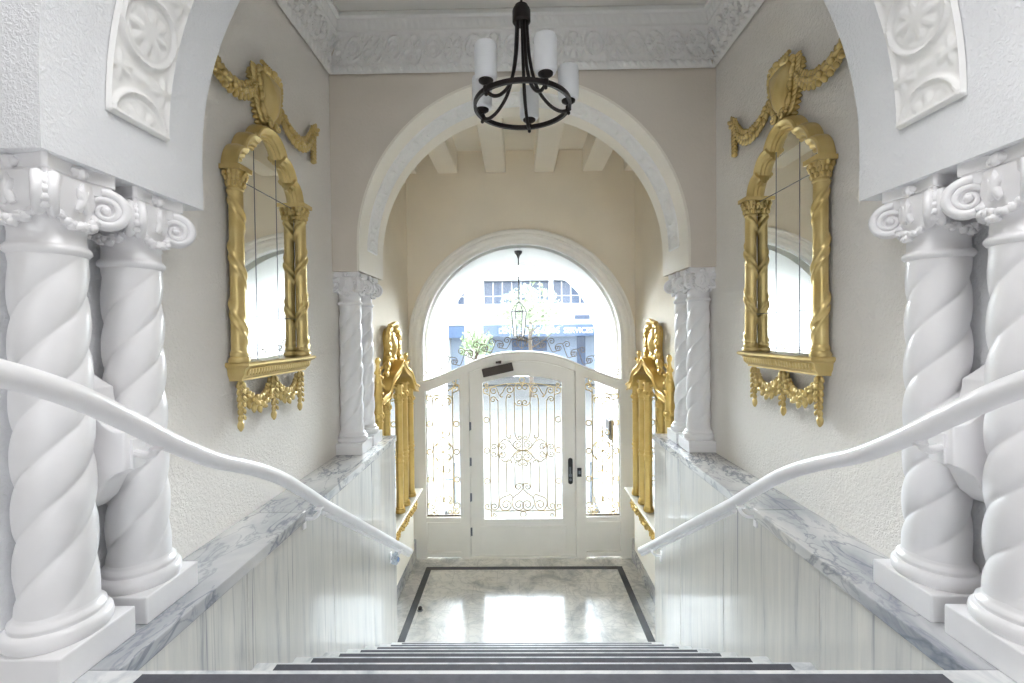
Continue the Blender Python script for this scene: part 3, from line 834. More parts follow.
# ------------------------------------------------------------------ gothic gilt frames in the vestibule
def make_gothic():
    Yg = 4.25
    r = thing('gothic_frame', 'gilt gothic column frame with cartouche crest on the left vestibule wall', 'mirror', (-WALLX, Yg, .90))
    T = lambda u, w, v: (w, u, v)
    H = .50                                     # half width
    # shelf and wall panel
    m = MB().prism([(0,0),(.195,0),(.20,-.012),(.185,-.03),(.15,-.045),(0,-.05)], lambda p, q, t: T(t, p, q), -H-.05, H+.05)
    m.build('shelf', M['sill'], r, smooth=False, bevel=.004)
    MB().box(.0, .10, -H-.02, H+.02, -.655, -.05).build('pedestal', M['sill'], r, smooth=False, bevel=.006)
    MB().box(.002, .012, -H+.02, H-.02, .0, 1.22).build('mirror_glass', M['mirror'], r, smooth=False)
    def shaft(m, u, w, rad, z0, z1):
        n = 40
        def prof(a): return rad*(1+.10*abs(math.cos(3*a)))
        zs = [z0+.04, z1]
        m.grid(n, 2, lambda i, j: T(u+prof(2*PI*i/n)*math.cos(2*PI*i/n), w+prof(2*PI*i/n)*math.sin(2*PI*i/n), zs[j]), True)
        for z, rr, h in ((z0,1.5,.03),(z0+.03,1.3,.02),(.46,1.22,.018),(.50,1.32,.022),(.54,1.2,.018),(z1-.17,1.25,.018),(z1-.13,1.4,.024),(z1-.09,1.25,.016)):
            m.lathe([(rad*rr*.94,z),(rad*rr,z+h*.3),(rad*rr,z+h*.7),(rad*rr*.94,z+h)], T(u, w, 0), 24)
        for q in range(8):
            a = 2*PI*q/8; m.ball(T(u+rad*1.3*math.cos(a), w+rad*1.3*math.sin(a), z1-.105), (.012,.012,.02), 7, 5, .15)
    for u, w, rad, top in ((-.44,.045,.032,1.06),(-.24,.05,.032,1.10),(-.10,.125,.032,1.18),(.08,.125,.034,1.18),(.32,.13,.030,1.10)):
        m = MB(); shaft(m, u, w, rad, 0, top)
        m.build('frame_column', M['gold2'], r, angle=.7)
    # ogee hood with real depth
    half = [(0,1.40),(.03,1.375),(.07,1.34),(.12,1.31),(.18,1.285),(.235,1.25),(.27,1.20),(.30,1.155),(.35,1.13),(.41,1.12),(.47,1.10)]
    top = smooth_path(half, 4); top = [(-u, v) for u, v in top[::-1]] + top[1:]
    ub = [(u*.96, v-.055) for u, v in top]
    m = MB()
    def depth(u): return max(.07, min(.19, .15+.13*u))
    n = len(top)
    ring = [top, top, ub, ub]; ws = [lambda u: .0, depth, lambda u: depth(u)-.006, lambda u: .0]
    m.grid(n, 5, lambda i, j: T(ring[j % 4][i][0], ws[j % 4](ring[j % 4][i][0]), ring[j % 4][i][1]))
    # bright bead along the front edge
    m.tube([T(u, depth(u), v-.004) for u, v in top], .011, 8)
    m.tube([T(u, depth(u)-.004, v+.002) for u, v in ub], .008, 8)
    m.build('ogee_hood', M['gold2'], r, angle=.7)
    # cusped inner arches under the hood
    m = MB()
    for a, b, w0, w1 in ((-.44,-.24,.045,.05),(-.24,-.10,.05,.125),(-.10,.08,.125,.125),(.08,.32,.125,.13)):
        c = (a+b)/2; h = (b-a)/2; pts = []
        for t in np.linspace(0, PI, 18):
            f = (1-math.cos(t))/2; pts.append(T(a+(b-a)*f, w0+(w1-w0)*f, 1.06 + .10*math.sin(t)**.8))
        m.tube(pts, .013, 8)
    m.build('inner_arch', M['gold2'], r, angle=.9)
    # finials
    for u in (-H+.04, H-.02):
        z = 1.06
        m = MB().lathe([(.034,z),(.040,z+.03),(.028,z+.05),(.034,z+.10),(.038,z+.15),(.028,z+.19),(.020,z+.24),(.026,z+.262),(.018,z+.29),(.013,z+.32),(.022,z+.345),(.024,z+.362),(.012,z+.385),(.003,z+.39)], T(u,.05,0), 20)
        for q in range(12):
            a = q*1.9; m.ball(T(u+.03*math.cos(a), .06+.03*math.sin(a), z+.06+.022*q), (.012,.012,.016), 7, 5, .2)
        m.build('finial', M['gold2'], r, angle=.8)
    # crest
    m = MB()
    out = [(.085*math.cos(a), .105*math.sin(a)) for a in np.linspace(0, 2*PI, 25)[:-1]]
    rings = [(1.2,.03),(1.2,.062),(1,.076),(.9,.068),(.6,.085),(.2,.094)]
    m.grid(24, len(rings), lambda i, j: T(out[i][0]*rings[j][0], rings[j][1], 1.535+out[i][1]*rings[j][0]), True)
    m.add([T(out[i][0]*.2, .094, 1.535+out[i][1]*.2) for i in range(24)], [tuple(range(24))])
    m.build('crest_boss', M['gold2'], r, angle=.8)
    m = MB(); rnd = random.Random(2)
    for s in (-1, 1):
        path = smooth_path([(s*.09,.05,1.69),(s*.16,.055,1.665),(s*.185,.055,1.60),(s*.16,.055,1.53),(s*.175,.055,1.46),(s*.19,.055,1.39),(s*.235,.055,1.33),(s*.255,.055,1.28)], 6)
        m.tube([T(*p) for p in path], [.026+.007*math.sin(k*.8) for k in range(len(path))], 10)
        for k in range(12):
            p = path[min(k*4, len(path)-1)]
            for e in (-1, 1): m.leaf(T(p[0]+e*.018, p[1]+.015, p[2]), (.1, e*.7, -.7), (1,0,0), .028, .014, .012)
        for c in ((s*.09,.055,1.70,.038),(s*.235,.055,1.29,.038)):
            pts = [T(c[0]+s*c[3]*(1-t)*math.cos(7*t), c[1]+.012*t, c[2]+c[3]*(1-t)*math.sin(7*t)) for t in np.linspace(0, .85, 22)]
            m.tube(pts, .013, 8)
    m.tube([T(u, .055+.02*math.cos(u*12), 1.725+.014*math.cos(u*20)) for u in np.linspace(-.12,.12,18)], .024, 10)
    back = smooth_path([(0,1.70),(.10,1.69),(.15,1.62),(.12,1.5),(.15,1.40),(.16,1.33),(0,1.33)], 4)
    back = back + [(-u, v) for u, v in back[::-1][1:-1]]
    m.prism(back, lambda p, q, t: T(p, t, q), 0, .03)
    for k in range(9): m.leaf(T(-.1+.025*k, .05, 1.405+.006*(k % 2)), (.2,(k-4)*.15,-1), (1,0,0), .04, .016, .012)
    m.build('crest_scrolls', M['gold2'], r, angle=.9)
    m = MB(); tmp = MB()
    for u0, u1 in ((-.5,-.17),(-.17,.17),(.17,.5)):
        lump_path(tmp, [(u0+.02,.115,-.08),((u0+u1)/2,.118,-.17),(u1-.02,.115,-.08)], .040, rnd)
    for u in (-.5,-.17,.17,.5): lump_path(tmp, [(u,.118,-.07),(u,.118,-.15),(u,.115,-.22)], .034, rnd)
    tmp.xf(lambda u, w, v: T(u, w, v)); m.add(tmp.v, tmp.f)
    m.build('festoon', M['gold2'], r, angle=1.0)
    return r
got = make_gothic()
dup(got, (WALLX, 4.25, .90), 'gilt gothic column frame with cartouche crest on the right vestibule wall', (-1,1,1))

# ------------------------------------------------------------------ door screen
K = 5.07/455*1.003; PX, PY = 522.7, 559.2
def D(px, py): return ((px-PX)*K, (PY-py)*K)
door = thing('door_1', 'white glazed entrance door with gold scroll grille', 'door', (0, DOORY, 0), kind='structure')
FY0, FY1 = .0, .10                                    # frame depth, local to the door plane
rail_top = [(412.0,379.5),(425,378.5),(436,375.2),(446,371.2),(457,367),(468,362.2),(478,357.8),(490,353.8),(502,351.4),(512,350.3),(522.7,350)]
rail_top = rail_top + [(2*PX-x, y) for x, y in rail_top[::-1][1:]]
top_curve = smooth_path(rail_top, 4)
def interp(curve, x):
    for a, b in zip(curve, curve[1:]):
        if a[0] <= x <= b[0]: return a[1]+(b[1]-a[1])*(x-a[0])/(b[0]-a[0] or 1)
    return curve[-1][1] if x > curve[-1][0] else curve[0][1]
door_top = lambda x: 371.8 - 11.6*(1-((x-PX)/53.4)**2)        # arched head of the leaf
side_top = lambda x: interp(top_curve, x) + 11.2
fr = MB()
XZf = lambda p, q, t: (D(p, q)[0], t, D(p, q)[1])
def band(xs, lo, hi, y0, y1, m):
    """solid between two px curves lo(x) and hi(x)"""
    n = len(xs)
    ring = [lambda x: (x, hi(x), y0), lambda x: (x, lo(x), y0), lambda x: (x, lo(x), y1), lambda x: (x, hi(x), y1), lambda x: (x, hi(x), y0)]
    m.grid(n, 5, lambda i, j: XZf(*ring[j](xs[i])))
    for x in (xs[0], xs[-1]):
        m.add([XZf(*ring[j](x)) for j in range(4)], [(0,1,2,3)])
tc = lambda x: interp(top_curve, x)
SX0, SX1, LX0, LX1 = 412.0, 425.2, 460.0, 469.4        # stile, sidelight edges, mullion
X = lambda x: 2*PX - x
lin = lambda a, b, n: list(np.linspace(a, b, n))
band(lin(SX0, SX1, 5), lambda x: 559, tc, FY0, FY1, fr); band(lin(X(SX1), X(SX0), 5), lambda x: 559, tc, FY0, FY1, fr)
band(lin(LX0, LX1, 4), lambda x: 557.5, tc, FY0-.012, FY1, fr); band(lin(X(LX1), X(LX0), 4), lambda x: 557.5, tc, FY0-.012, FY1, fr)
band(lin(SX1, LX0, 14), side_top, tc, FY0, FY1, fr); band(lin(X(LX0), X(SX1), 14), side_top, tc, FY0, FY1, fr)
band(lin(LX1, X(LX1), 40), lambda x: door_top(x)-.9, tc, FY0, FY1, fr)
for a, b in ((SX1, LX0), (X(LX0), X(SX1))):
    fr.box(D(a,0)[0], D(b,0)[0], .03, .08, .05, D(0,523)[1])                 # panel under the sidelight
    fr.box(D(a,0)[0], D(b,0)[0], -.008, FY1, D(0,521.5)[1], D(0,517)[1])     # sill
    fr.box(D(a,0)[0], D(b,0)[0], FY0, FY1, 0.02, .075)
sx0, sx1 = LX1-1, LX1+2.4
band(lin(sx0, sx1, 3), lambda x: 557.5, lambda x: door_top(x)-1, .080, .12, fr); band(lin(X(sx1), X(sx0), 3), lambda x: 557.5, lambda x: door_top(x)-1, .080, .12, fr)
band(lin(sx0, X(sx0), 40), lambda x: door_top(x)+2.2, lambda x: door_top(x)-2, .080, .12, fr)
fr.box(D(LX0,0)[0], -D(LX0,0)[0], .0, .14, 0, .022)
fr.build('door_frame', M['trim'], door, angle=.5, bevel=.004)
m = MB()                                              # slim moulding on the crest of the rail
m.tube([(D(x,y)[0], -.006, D(x,y)[1]-.012) for x, y in top_curve], .012, 8)
m.build('rail_moulding', M['trim'], door)
# leaf
leaf = MB(); gx0, gx1 = 483.0, 562.4; gtop = lambda x: 381.8 - 6.6*(1-((x-PX)/39.7)**2)
band(lin(469.9, gx0, 6), lambda x: 558.0, lambda x: door_top(x), .02, .075, leaf)
band(lin(gx1, X(469.9), 6), lambda x: 558.0, lambda x: door_top(x), .02, .075, leaf)
band(lin(gx0, gx1, 30), gtop, lambda x: door_top(x), .02, .075, leaf)
leaf.box(D(gx0,0)[0], D(gx1,0)[0], .02, .075, D(0,558)[1], D(0,519.5)[1])
leaf.box(D(gx0-3.5,0)[0], D(gx1+3.5,0)[0], .012, .03, D(0,552)[1], D(0,527)[1])
lf_o = leaf.build('door_leaf', M['trim'], door, angle=.5, bevel=.003)
g = [(gx0,519.5)] + [(x, gtop(x)) for x in lin(gx0, gx1, 24)] + [(gx1,519.5)]
MB().prism(g, XZf, .044, .049).build('glass_pane', M['glass'], lf_o, smooth=False)

# wrought-iron drawing kit (u from the centre line, py downward, all in drawing units)
class Grille:
    def __init__(s, cx, y, r): s.m = MB(); s.cx = cx; s.y = y; s.r = r
    def pt(s, u, py): x, z = D(s.cx+u, py); return (x, s.y, z)
    def line(s, pts, s0=None, s1=None, sym=True, smooth=True, r=None):
        for k in ((1, -1) if sym else (1,)):
            P = smooth_path(pts, 6) if smooth and len(pts) > 2 else list(pts)
            def spiral(end, c):
                cx, cy, d, turns = c; dx, dy = end[0]-cx, end[1]-cy; r0 = math.hypot(dx, dy); a0 = math.atan2(dy, dx)
                n = int(18*turns)+4
                return [(cx+r0*(1-.78*t)*math.cos(a0+d*2*PI*turns*t), cy+r0*(1-.78*t)*math.sin(a0+d*2*PI*turns*t)) for t in np.linspace(0,1,n)][1:]
            if s0: P = spiral(P[0], s0)[::-1] + P
            if s1: P = P + spiral(P[-1], s1)
            s.m.tube([s.pt(k*u, v) for u, v in P], r or s.r, 6)
    def ring(s, u, v, r, sym=True):
        for k in ((1,-1) if sym and u else (1,)):
            s.m.tube([s.pt(k*u+r*math.cos(a), v+r*math.sin(a)) for a in np.linspace(0,2*PI,25)[:-1]], s.r, 6, True)
G = Grille(PX, .036, .0046)
G.ring(0,379.2,2.6); G.ring(0,515.2,2.9)
for v in (419.2,450.3,481.5): G.ring(36.1,v,2.8)
G.line([(0,382.4),(15,383),(28,385.2),(39.5,388)])
G.line([(32.5,385.8),(32.5,519)]); G.line([(0,403),(0,488)], sym=False)
G.line([(32.5,395),(35,393)], s1=(36,389.5,-1,1.1)); G.line([(36,387),(37.5,384)], s1=(35.5,384.3,-1,.9))
G.line([(8,400),(8,390),(7.6,386),(5.5,383.3)], s1=(3.2,386.4,-1,1.2))
G.line([(8,398),(7.6,402),(5.2,404.6)], s1=(2.9,402,1,1.2))
G.line([(14.5,384.4),(17.5,387.5),(19.5,391.5),(22,394)], s0=(12.6,388.8,-1,1.3), s1=(20.6,395.2,1,.6))
G.line([(21.2,395.4),(23.4,393.6),(24.5,390),(26.2,386.6)], s1=(28.4,390,1,1.3))
G.line([(16.3,434),(16.3,410),(16.2,399),(15.4,396.5)], s1=(13.2,395.6,-1,1.1), s0=(13.4,435.4,1,.8))
G.line([(24.4,448),(24.4,404),(25.3,399.5),(27,396.6)], s1=(29.2,398.8,1,1.2))
G.line([(8,402),(8,425),(7.4,434.5),(5.6,438.2)], s1=(3.1,437.2,1,1.2))
G.line([(13.5,440.5),(9.5,445.8),(4.5,449),(0,450.5),(-4.5,452.2),(-9.5,455.6),(-13.5,461)], s0=(12,438.8,-1,.6), s1=(-12,462.4,1,.6))
G.line([(0,450),(5,450.2),(8.6,447.5)], s1=(4.7,444.6,-1,1.4)); G.line([(0,451),(5,451),(8.6,453.5)], s1=(4.5,456.6,1,1.4))
for sgn in (-1, 1):
    G.line([(24.4,450.4),(23.8,450.4+sgn*5),(21,450.4+sgn*7)], s1=(20.2,450.4+sgn*3.6,sgn,1.15))
    G.line([(24.4,450.4),(25.6,450.4+sgn*5),(28.5,450.4+sgn*6.5)], s1=(28.8,450.4+sgn*3.6,-sgn,1.1))
    G.line([(13.8,450.4+sgn*9),(18,450.4+sgn*11.4),(23,450.4+sgn*8)], s1=(20.0,450.4+sgn*4.5,-sgn,.4))
G.line([(0,459.5),(2.2,460.4),(4,462)], s1=(2.5,464,1,1.1)); G.line([(4.4,461.4),(7.4,462.8),(8,467),(8,488)])
G.line([(14,461.5),(16.3,464),(16.3,493)]); G.line([(24.4,454),(24.4,503)])
G.line([(0,489),(4.5,494),(9.6,497.5),(11.3,503),(9,509.2),(4.2,511.2)], s1=(4.3,505.6,1,1.4))
G.line([(0,489),(.8,484.8),(3.6,484)], s1=(4.4,487.4,1,1.2))
G.line([(10.4,498),(13,494.8),(15.5,496.3),(19,497.2),(23.2,500),(24,505.5),(21,510.8),(17.2,511.4)], s1=(17.2,505.6,1,1.4))
G.line([(24.4,502),(25,508),(28,510.6)], s1=(29,507,-1,1.2)); G.line([(32.5,511),(35,510)], s1=(36,507,-1,1.1))
G.line([(-32.5,511.8),(32.5,511.8)], sym=False); G.line([(32.5,515),(31,518.4)], s1=(29.6,516,1,1))
G.m.build('scroll_grille', M['grille'], lf_o, angle=1.0)
# door furniture
hx, hz = D(570.4, 471); h = MB()
o2 = [(.026*math.cos(a), (.122 if math.sin(a) > 0 else -.122) + .026*math.sin(a)) for a in np.linspace(0, 2*PI, 33)[:-1]]
h.prism(o2, lambda p, q, t: (hx+p, t, hz+q), .008, .020)
hp = h.build('handle_plate', M['black'], lf_o, angle=.5, bevel=.003)
k = MB().lathe([(.019,-.004),(.019,.010)], (hx, .0, hz-.045), 24, 'y').tube(smooth_path([(hx,-.005,hz-.045),(hx,-.03,hz-.045),(hx-.006,-.036,hz-.02),(hx-.008,-.036,hz+.06)],5), .008, 10)
k.lathe([(.014,-.004),(.014,.010)], (hx, 0, hz-.095), 20, 'y')
k.build('pull_handle', M['steel'], hp, angle=.6)
sx_, sz_ = D(579, 471.5)
MB().box(sx_-.024, sx_+.024, -.022, -.010, sz_-.05, sz_+.05).build('strike_plate', M['black'], door, smooth=False, bevel=.003)
MB().box(sx_-.010, sx_+.012, -.0235, -.021, sz_-.018, sz_+.018).build('strike_box', M['steel'], door, smooth=False)
for py in (425, 461, 497, 532):
    x, z = D(469.2, py)
    MB().lathe([(.006,-.05),(.010,-.045),(.010,.045),(.006,.05)], (x, .006, z), 14).box(x-.02, x+.022, .010, .021, z-.045, z+.045).build('hinge', M['steel'], door, angle=.6)
# closer, tilted along the arched head
cl = thing_part('door_closer', door)
c0x, c0z = D(498.6, 368.2); ang = math.atan2(6.6, 30.6)
m = MB().box(-.172, .172, -.045, .02, -.048, .044); ca, sa = math.cos(ang), math.sin(ang)
m.xf(lambda x, y, z: (c0x + x*ca - z*sa, y, c0z + x*sa + z*ca)).build('closer_box', M['closer'], cl, smooth=False, bevel=.006)
ax, az = D(499.5, 361)
m = MB().box(ax-.03, ax+.03, -.03, .0, az-.012, az+.012).tube([(ax-.03,-.04,az-.004),(ax+.005,-.045,az+.012),(ax+.03,-.03,az+.014)], .007, 8)
m.build('closer_arm', M['closer'], cl, angle=.6)

# sidelights
def sidelight(name, cx, sgn, lab):
    r = thing(name, lab, 'window', (0, DOORY, 0), kind='structure')
    a, b = (SX1, LX0) if sgn < 0 else (X(LX0), X(SX1))
    g = [(a,517)] + [(x, side_top(x)) for x in lin(a, b, 10)] + [(b,517)]
    MB().prism(g, XZf, .05, .055).build('glass_pane', M['glass'], r, smooth=False)
    m = MB()
    for x in (a, b): m.box(D(x,0)[0]-.006, D(x,0)[0]+.006, .044, .062, D(0,517)[1], D(0,side_top(x))[1])
    m.box(D(a,0)[0], D(b,0)[0], .044, .062, D(0,517.6)[1], D(0,515.9)[1])
    m.build('glazing_bead', M['iron'], r, smooth=False)
    s = Grille(cx, .036, .0062)
    tt = lambda u: side_top(cx+u)
    s.line([(10,tt(10)+8),(10,516)], sym=False); s.line([(-10,tt(-10)+8),(-10,516)], sym=False); s.line([(0,tt(0)+17),(0,503)], sym=False)
    for d in (7,):
        s.line([(u, tt(u)+d+1.2*math.cos(u*.18)) for u in np.linspace(-15,15,11)], sym=False)
    for k in (-1, 1):
        s.line([(k*10, tt(0)+20),(k*9.5, tt(0)+13),(k*6.5,tt(0)+10.6)], s1=(k*4.6, tt(0)+15, -k, 1.2), sym=False)
        s.line([(0, tt(0)+20),(k*3.5,tt(0)+20.3)], s1=(k*4.6,tt(0)+15.2,-k,.7), sym=False)
        s.line([(k*10, tt(k*10)+12),(k*13,tt(k*12)+11)], s1=(k*13.2,tt(k*13)+7,-k,1.1), sym=False)
        s.line([(k*13, tt(k*12)+4),(k*14,tt(k*14)+1)], s1=(k*12,tt(k*12)+1.5,-k,.8), sym=False)
    for v in (423,451.3,479.4): s.ring(13.6,v,2.7)
    s.line([(0,435.5),(5,441.5),(9.2,446.5),(10,451.3),(9.2,456),(5,461),(0,467)])
    for v, f in ((433,-1),(469.6,1)):
        s.line([(0,451.3+f*15.8),(1,451.3+f*20),(4,451.3+f*21.3)], s1=(4,451.3+f*18.2,-f,1.2))
    for f in (-1, 1):
        s.line([(0,451.3),(2.5,451.3+f*1.2),(6.6,451.3+f*3)], s1=(3.9,451.3+f*5.2,f,1.3))
    s.line([(10,490),(9.6,497),(6.5,496.5)] if False else [(8.4,503),(8,498.2),(5,496.2)], s1=(4.2,500.6,-1,1.3)); s.line([(0,504),(3.5,505.6),(8.4,503)])
    s.line([(-10,507.2),(10,507.2)], sym=False)
    s.line([(10,508),(12.6,509.2)], s1=(13.2,505.6,-1,1.1)); s.line([(10,512),(8,514.5)], s1=(7,512,1,1.1)); s.line([(10,512),(12,514.5)], s1=(13,512,-1,1.1))
    s.m.build('scroll_grille', M['grille'], r, angle=1.0)
    return r
sidelight('window_2', 442.4, -1, 'narrow sidelight with gold grille left of the door'); sidelight('window_3', X(442.4), 1, 'narrow sidelight with gold grille right of the door')

# arched transom window
tr = thing('window_1', 'large round-arched transom window over the door', 'window', (0, DOORY, 0), kind='structure')
prof = [(1.258,-.012),(1.258,-.045),(1.245,-.055),(1.228,-.055),(1.222,-.042),(1.208,-.040),(1.200,-.052),(1.178,-.052),(1.168,-.036),(1.150,-.030),(1.135,-.030),(1.128,-.018),(1.112,-.010),(1.105,.0),(1.105,.09),(1.20,.09)]
arc = [(1, -.42)] 
m = MB(); angs = list(np.linspace(0, PI, 73))
zlow = D(0, 379)[1]
def ringpt(i, j):
    R, y = prof[j]
    if i == 0: return (R, y, zlow)
    if i == 74: return (-R, y, zlow)
    a = angs[i-1]; return (R*math.cos(a), y, WC + R*math.sin(a))
m.grid(75, len(prof), ringpt)
m.build('arch_moulding', M['trim'], tr, angle=.6)
g = [(x*1.0, z) for x, z in [(D(a,b)[0], D(a,b)[1]-.02) for a, b in top_curve] if abs(x) < 1.11]
outl = g + arch_pts(1.11, WC, 48)
MB().prism(outl, lambda p, q, t: (p, t, q), .06, .066).build('glass_pane', M['glass'], tr, smooth=False)
T_ = Grille(PX, .03, .0042)
nU = 6
xs_ = np.linspace(5, 98, nU+1)
for k in range(nU):
    a, b = xs_[k], xs_[k+1]; ya = interp(top_curve, PX+a)-3.2; yb = interp(top_curve, PX+b)-3.2
    r1 = 4.3 if k else 5.2
    T_.line([(a+1, ya-8.5),(a+5, ya-8.2),((a+b)/2,(ya+yb)/2-3.5),(b-5,yb-.6),(b-1,yb-1.2)], s0=(a+1.2,ya-4.4,-1,1.4), s1=(b-.5,yb-4.2,-1,1.1))
    T_.line([(a+5,ya-8.2),(a+8,ya-10.5)], s1=(a+9.5,ya-7.6,1,1.2))
T_.line([(0, 348),(0, 338)], sym=False); T_.line([(0,347.5),(4,344),(5,339.5)], s1=(2.4,338.5,-1,1.2)); T_.ring(0,335,2)
T_.m.build('scroll_cresting', M['iron'], tr, angle=1.0)

# small floor door stop
d = thing('door_stop', 'small dark floor door stop on the marble, left', 'door stop', (-.965, 4.12, 0))
MB().lathe([(.024,0),(.026,.004),(.024,.008),(.016,.010)], n=24).build('base', M['steel'], d)
MB().lathe([(.016,.010),(.019,.016),(.019,.030),(.013,.037),(.003,.040)], n=24).build('rubber_cap', M['black'], d)

# ------------------------------------------------------------------ chandelier
CHY, RZ = 2.26, EYE+1.113
CHX = -.0378 + (525-518.5)/455*CHY
ch = thing('chandelier', 'dark bronze five-light chandelier with white cylinder shades', 'chandelier', (CHX, CHY, RZ))
RR = .2325
m = MB(); pr = [(-.011,-.007),(.011,-.007),(.011,.007),(-.011,.007),(-.011,-.007)]
m.grid(72, 5, lambda i, j: ((RR+pr[j][1])*math.cos(2*PI*i/72), (RR+pr[j][1])*math.sin(2*PI*i/72), pr[j][0]), True)
m.build('ring', M['bronze'], ch, angle=.6)
MB().lathe([(.020,.40),(.038,.402),(.044,.410),(.044,.462),(.040,.472),(.034,.474),(.032,.486),(.018,.49)], n=40).build('hub', M['bronze'], ch, angle=.5)
top = CEIL - RZ
MB().tube([(0,0,.485),(0,0,top-.02)], .006, 10).build('rod', M['bronze'], ch)
MB().lathe([(.012,top-.05),(.04,top-.035),(.062,top-.015),(.065,top-.001)], n=40).build('ceiling_canopy', M['bronze'], ch)
for k in range(5):
    a = math.radians(8+72*k); c, s = math.cos(a), math.sin(a)
    P = smooth_path([(.026,.405),(.030,.33),(.038,.24),(.056,.15),(.088,.07),(.135,.015),(.175,-.010),(.205,-.014),(RR-.004,-.004),(RR+.002,.02)], 5)
    MB().tube([(r*c, r*s, z) for r, z in P], .0085, 10).build('arm', M['bronze'], ch, angle=.9)
    x, y = RR*c, RR*s
    m = MB().lathe([(.003,-.030),(.008,-.026),(.009,-.018),(.005,-.012),(.014,-.006),(.014,.012),(.008,.018),(.009,.022),(.022,.027),(.033,.035),(.035,.044),(.032,.046)], (x, y, 0), 28)
    m.build('candle_cup', M['bronze'], ch, angle=.6)
    sh = MB().lathe([(.020,.040),(.038,.041),(.047,.046),(.0505,.056),(.0515,.08),(.0515,.192),(.050,.200),(.047,.201),(.0465,.19),(.047,.09),(.043,.06)], (x, y, 0), 40, caps=False)
    sh.build('glass_shade', M['frosted'], ch, angle=.9)

# ------------------------------------------------------------------ porch and street
def porch():
    m = MB(); y0, y1 = DOORY+.23, 6.76; R = 1.10; X = 7.0; zt = 6.0; arc = arch_pts(R, WC, 120); n = len(arc)
    for y in (y0, y1):
        m.grid(n, 2, lambda i, j: (arc[i][0], y, arc[i][1]) if j == 0 else (arc[i][0]*X/R, y, zt))
        for s in (-1, 1):
            m.add([(s*R,y,WC),(s*X,y,WC),(s*X,y,zt)], [(0,1,2)]); m.add([(s*R,y,-.2),(s*X,y,-.2),(s*X,y,WC),(s*R,y,WC)], [(0,1,2,3)])
    full = [(R,-.2)] + arc + [(-R,-.2)]
    m.grid(len(full), 2, lambda i, j: (full[i][0], (y0, y1)[j], full[i][1]))
    m.box(-X, X, y0, y1, zt, zt+.1)
    return flat_walls(m.build('wall_porch', M['porch'], angle=.5))
tag(porch(), 'white arched porch in front of the door', 'wall', kind='structure')
tag(MB().box(-7, 7, DOORY+.25, 9.0, -.2, -.01).build('pavement', M['pave'], smooth=False), 'sunlit pavement outside the door', 'pavement', kind='structure')
tag(MB().box(-25, 25, 9.0, 22.5, -.3, -.12).build('road', M['asphalt'], smooth=False), 'pale street', 'road', kind='structure')
tag(MB().box(-25, 25, 22.5, 26.5, -.3, -.01).build('pavement_far', M['pave'], smooth=False), 'far pavement', 'pavement', kind='structure')
# lantern
LYp = 5.50; lx = -.0378 + (519.5-518.5)/455*LYp - .0
la = thing('hanging_lantern', 'small glass lantern hanging on a rod in the porch', 'lantern', (lx, LYp, 0))
MB().tube([(0,0,2.90),(0,0,3.50)], .007, 10).lathe([(.05,3.525),(.045,3.50),(.02,3.47),(.01,3.44)], n=24).build('rod', M['black'], la)
m = MB(); zt, zb_ = 2.80, 2.50
for k in range(6):
    a = k*PI/3; b = a+PI/3
    m.tube([(.062*math.cos(a), .062*math.sin(a), zb_), (.090*math.cos(a), .090*math.sin(a), zt)], .006, 6)
    m.tube([(.062*math.cos(a), .062*math.sin(a), zb_), (.062*math.cos(b), .062*math.sin(b), zb_)], .006, 6)
    m.tube([(.094*math.cos(a), .094*math.sin(a), zt), (.094*math.cos(b), .094*math.sin(b), zt)], .008, 6)
    m.tube([(.062*math.cos(a), .062*math.sin(a), zt-.16), (.082*math.cos(a), .082*math.sin(a), zt-.16)], .004, 6)
    m.tube(smooth_path([(.090*math.cos(a), .090*math.sin(a), zt), (.05*math.cos(a), .05*math.sin(a), zt+.07), (.0, 0, zt+.12)], 4), .005, 6)
m.lathe([(.004,zb_-.06),(.012,zb_-.045),(.02,zb_-.02),(.062,zb_)], n=18)
m.build('lantern_frame', M['black'], la, angle=.6)
m = MB()
m.grid(6, 2, lambda i, j: ((.060,.087)[j]*math.cos(i*PI/3), (.060,.087)[j]*math.sin(i*PI/3), (zb_,zt)[j]), True)
m.build('lantern_glass', M['glass'], la, smooth=False)
MB().lathe([(.010,zb_+.02),(.012,zb_+.14),(.010,zb_+.15)], n=14).build('candle', M['letters'], la)
# low steel posts with a cross bar, either side of the porch mouth
def post(x, s, lab):
    p = thing('steel_post', lab, 'post', (x, 6.45, -.01))
    MB().lathe([(.016,0),(.016,.66),(.022,.665),(.024,.70),(.016,.715)], n=18).build('upright', M['steel'], p)
    MB().tube([(-s*.0,0,.47),(s*.20,0,.47)], .010, 10).build('cross_bar', M['steel'], p)
    MB().box(-.10, .05, -.05, .05, 0, .09).build('base_block', M['facade'], p, smooth=False, bevel=.006)
post(-.97, -1, 'low steel post with cross bar in the porch, left of the door'); post(.98, 1, 'low steel post with cross bar in the porch, right of the door')
ic = thing('intercom_box', 'dark intercom box on the porch wall seen through the right sidelight', 'intercom', (1.10, 5.62, 1.35))
MB().box(-.05, 0, -.12, .12, -.12, .12).build('housing', M['black'], ic, smooth=False, bevel=.006)
MB().box(-.055, -.05, -.09, .09, -.10, .0).build('speaker_panel', M['steel'], ic, smooth=False)
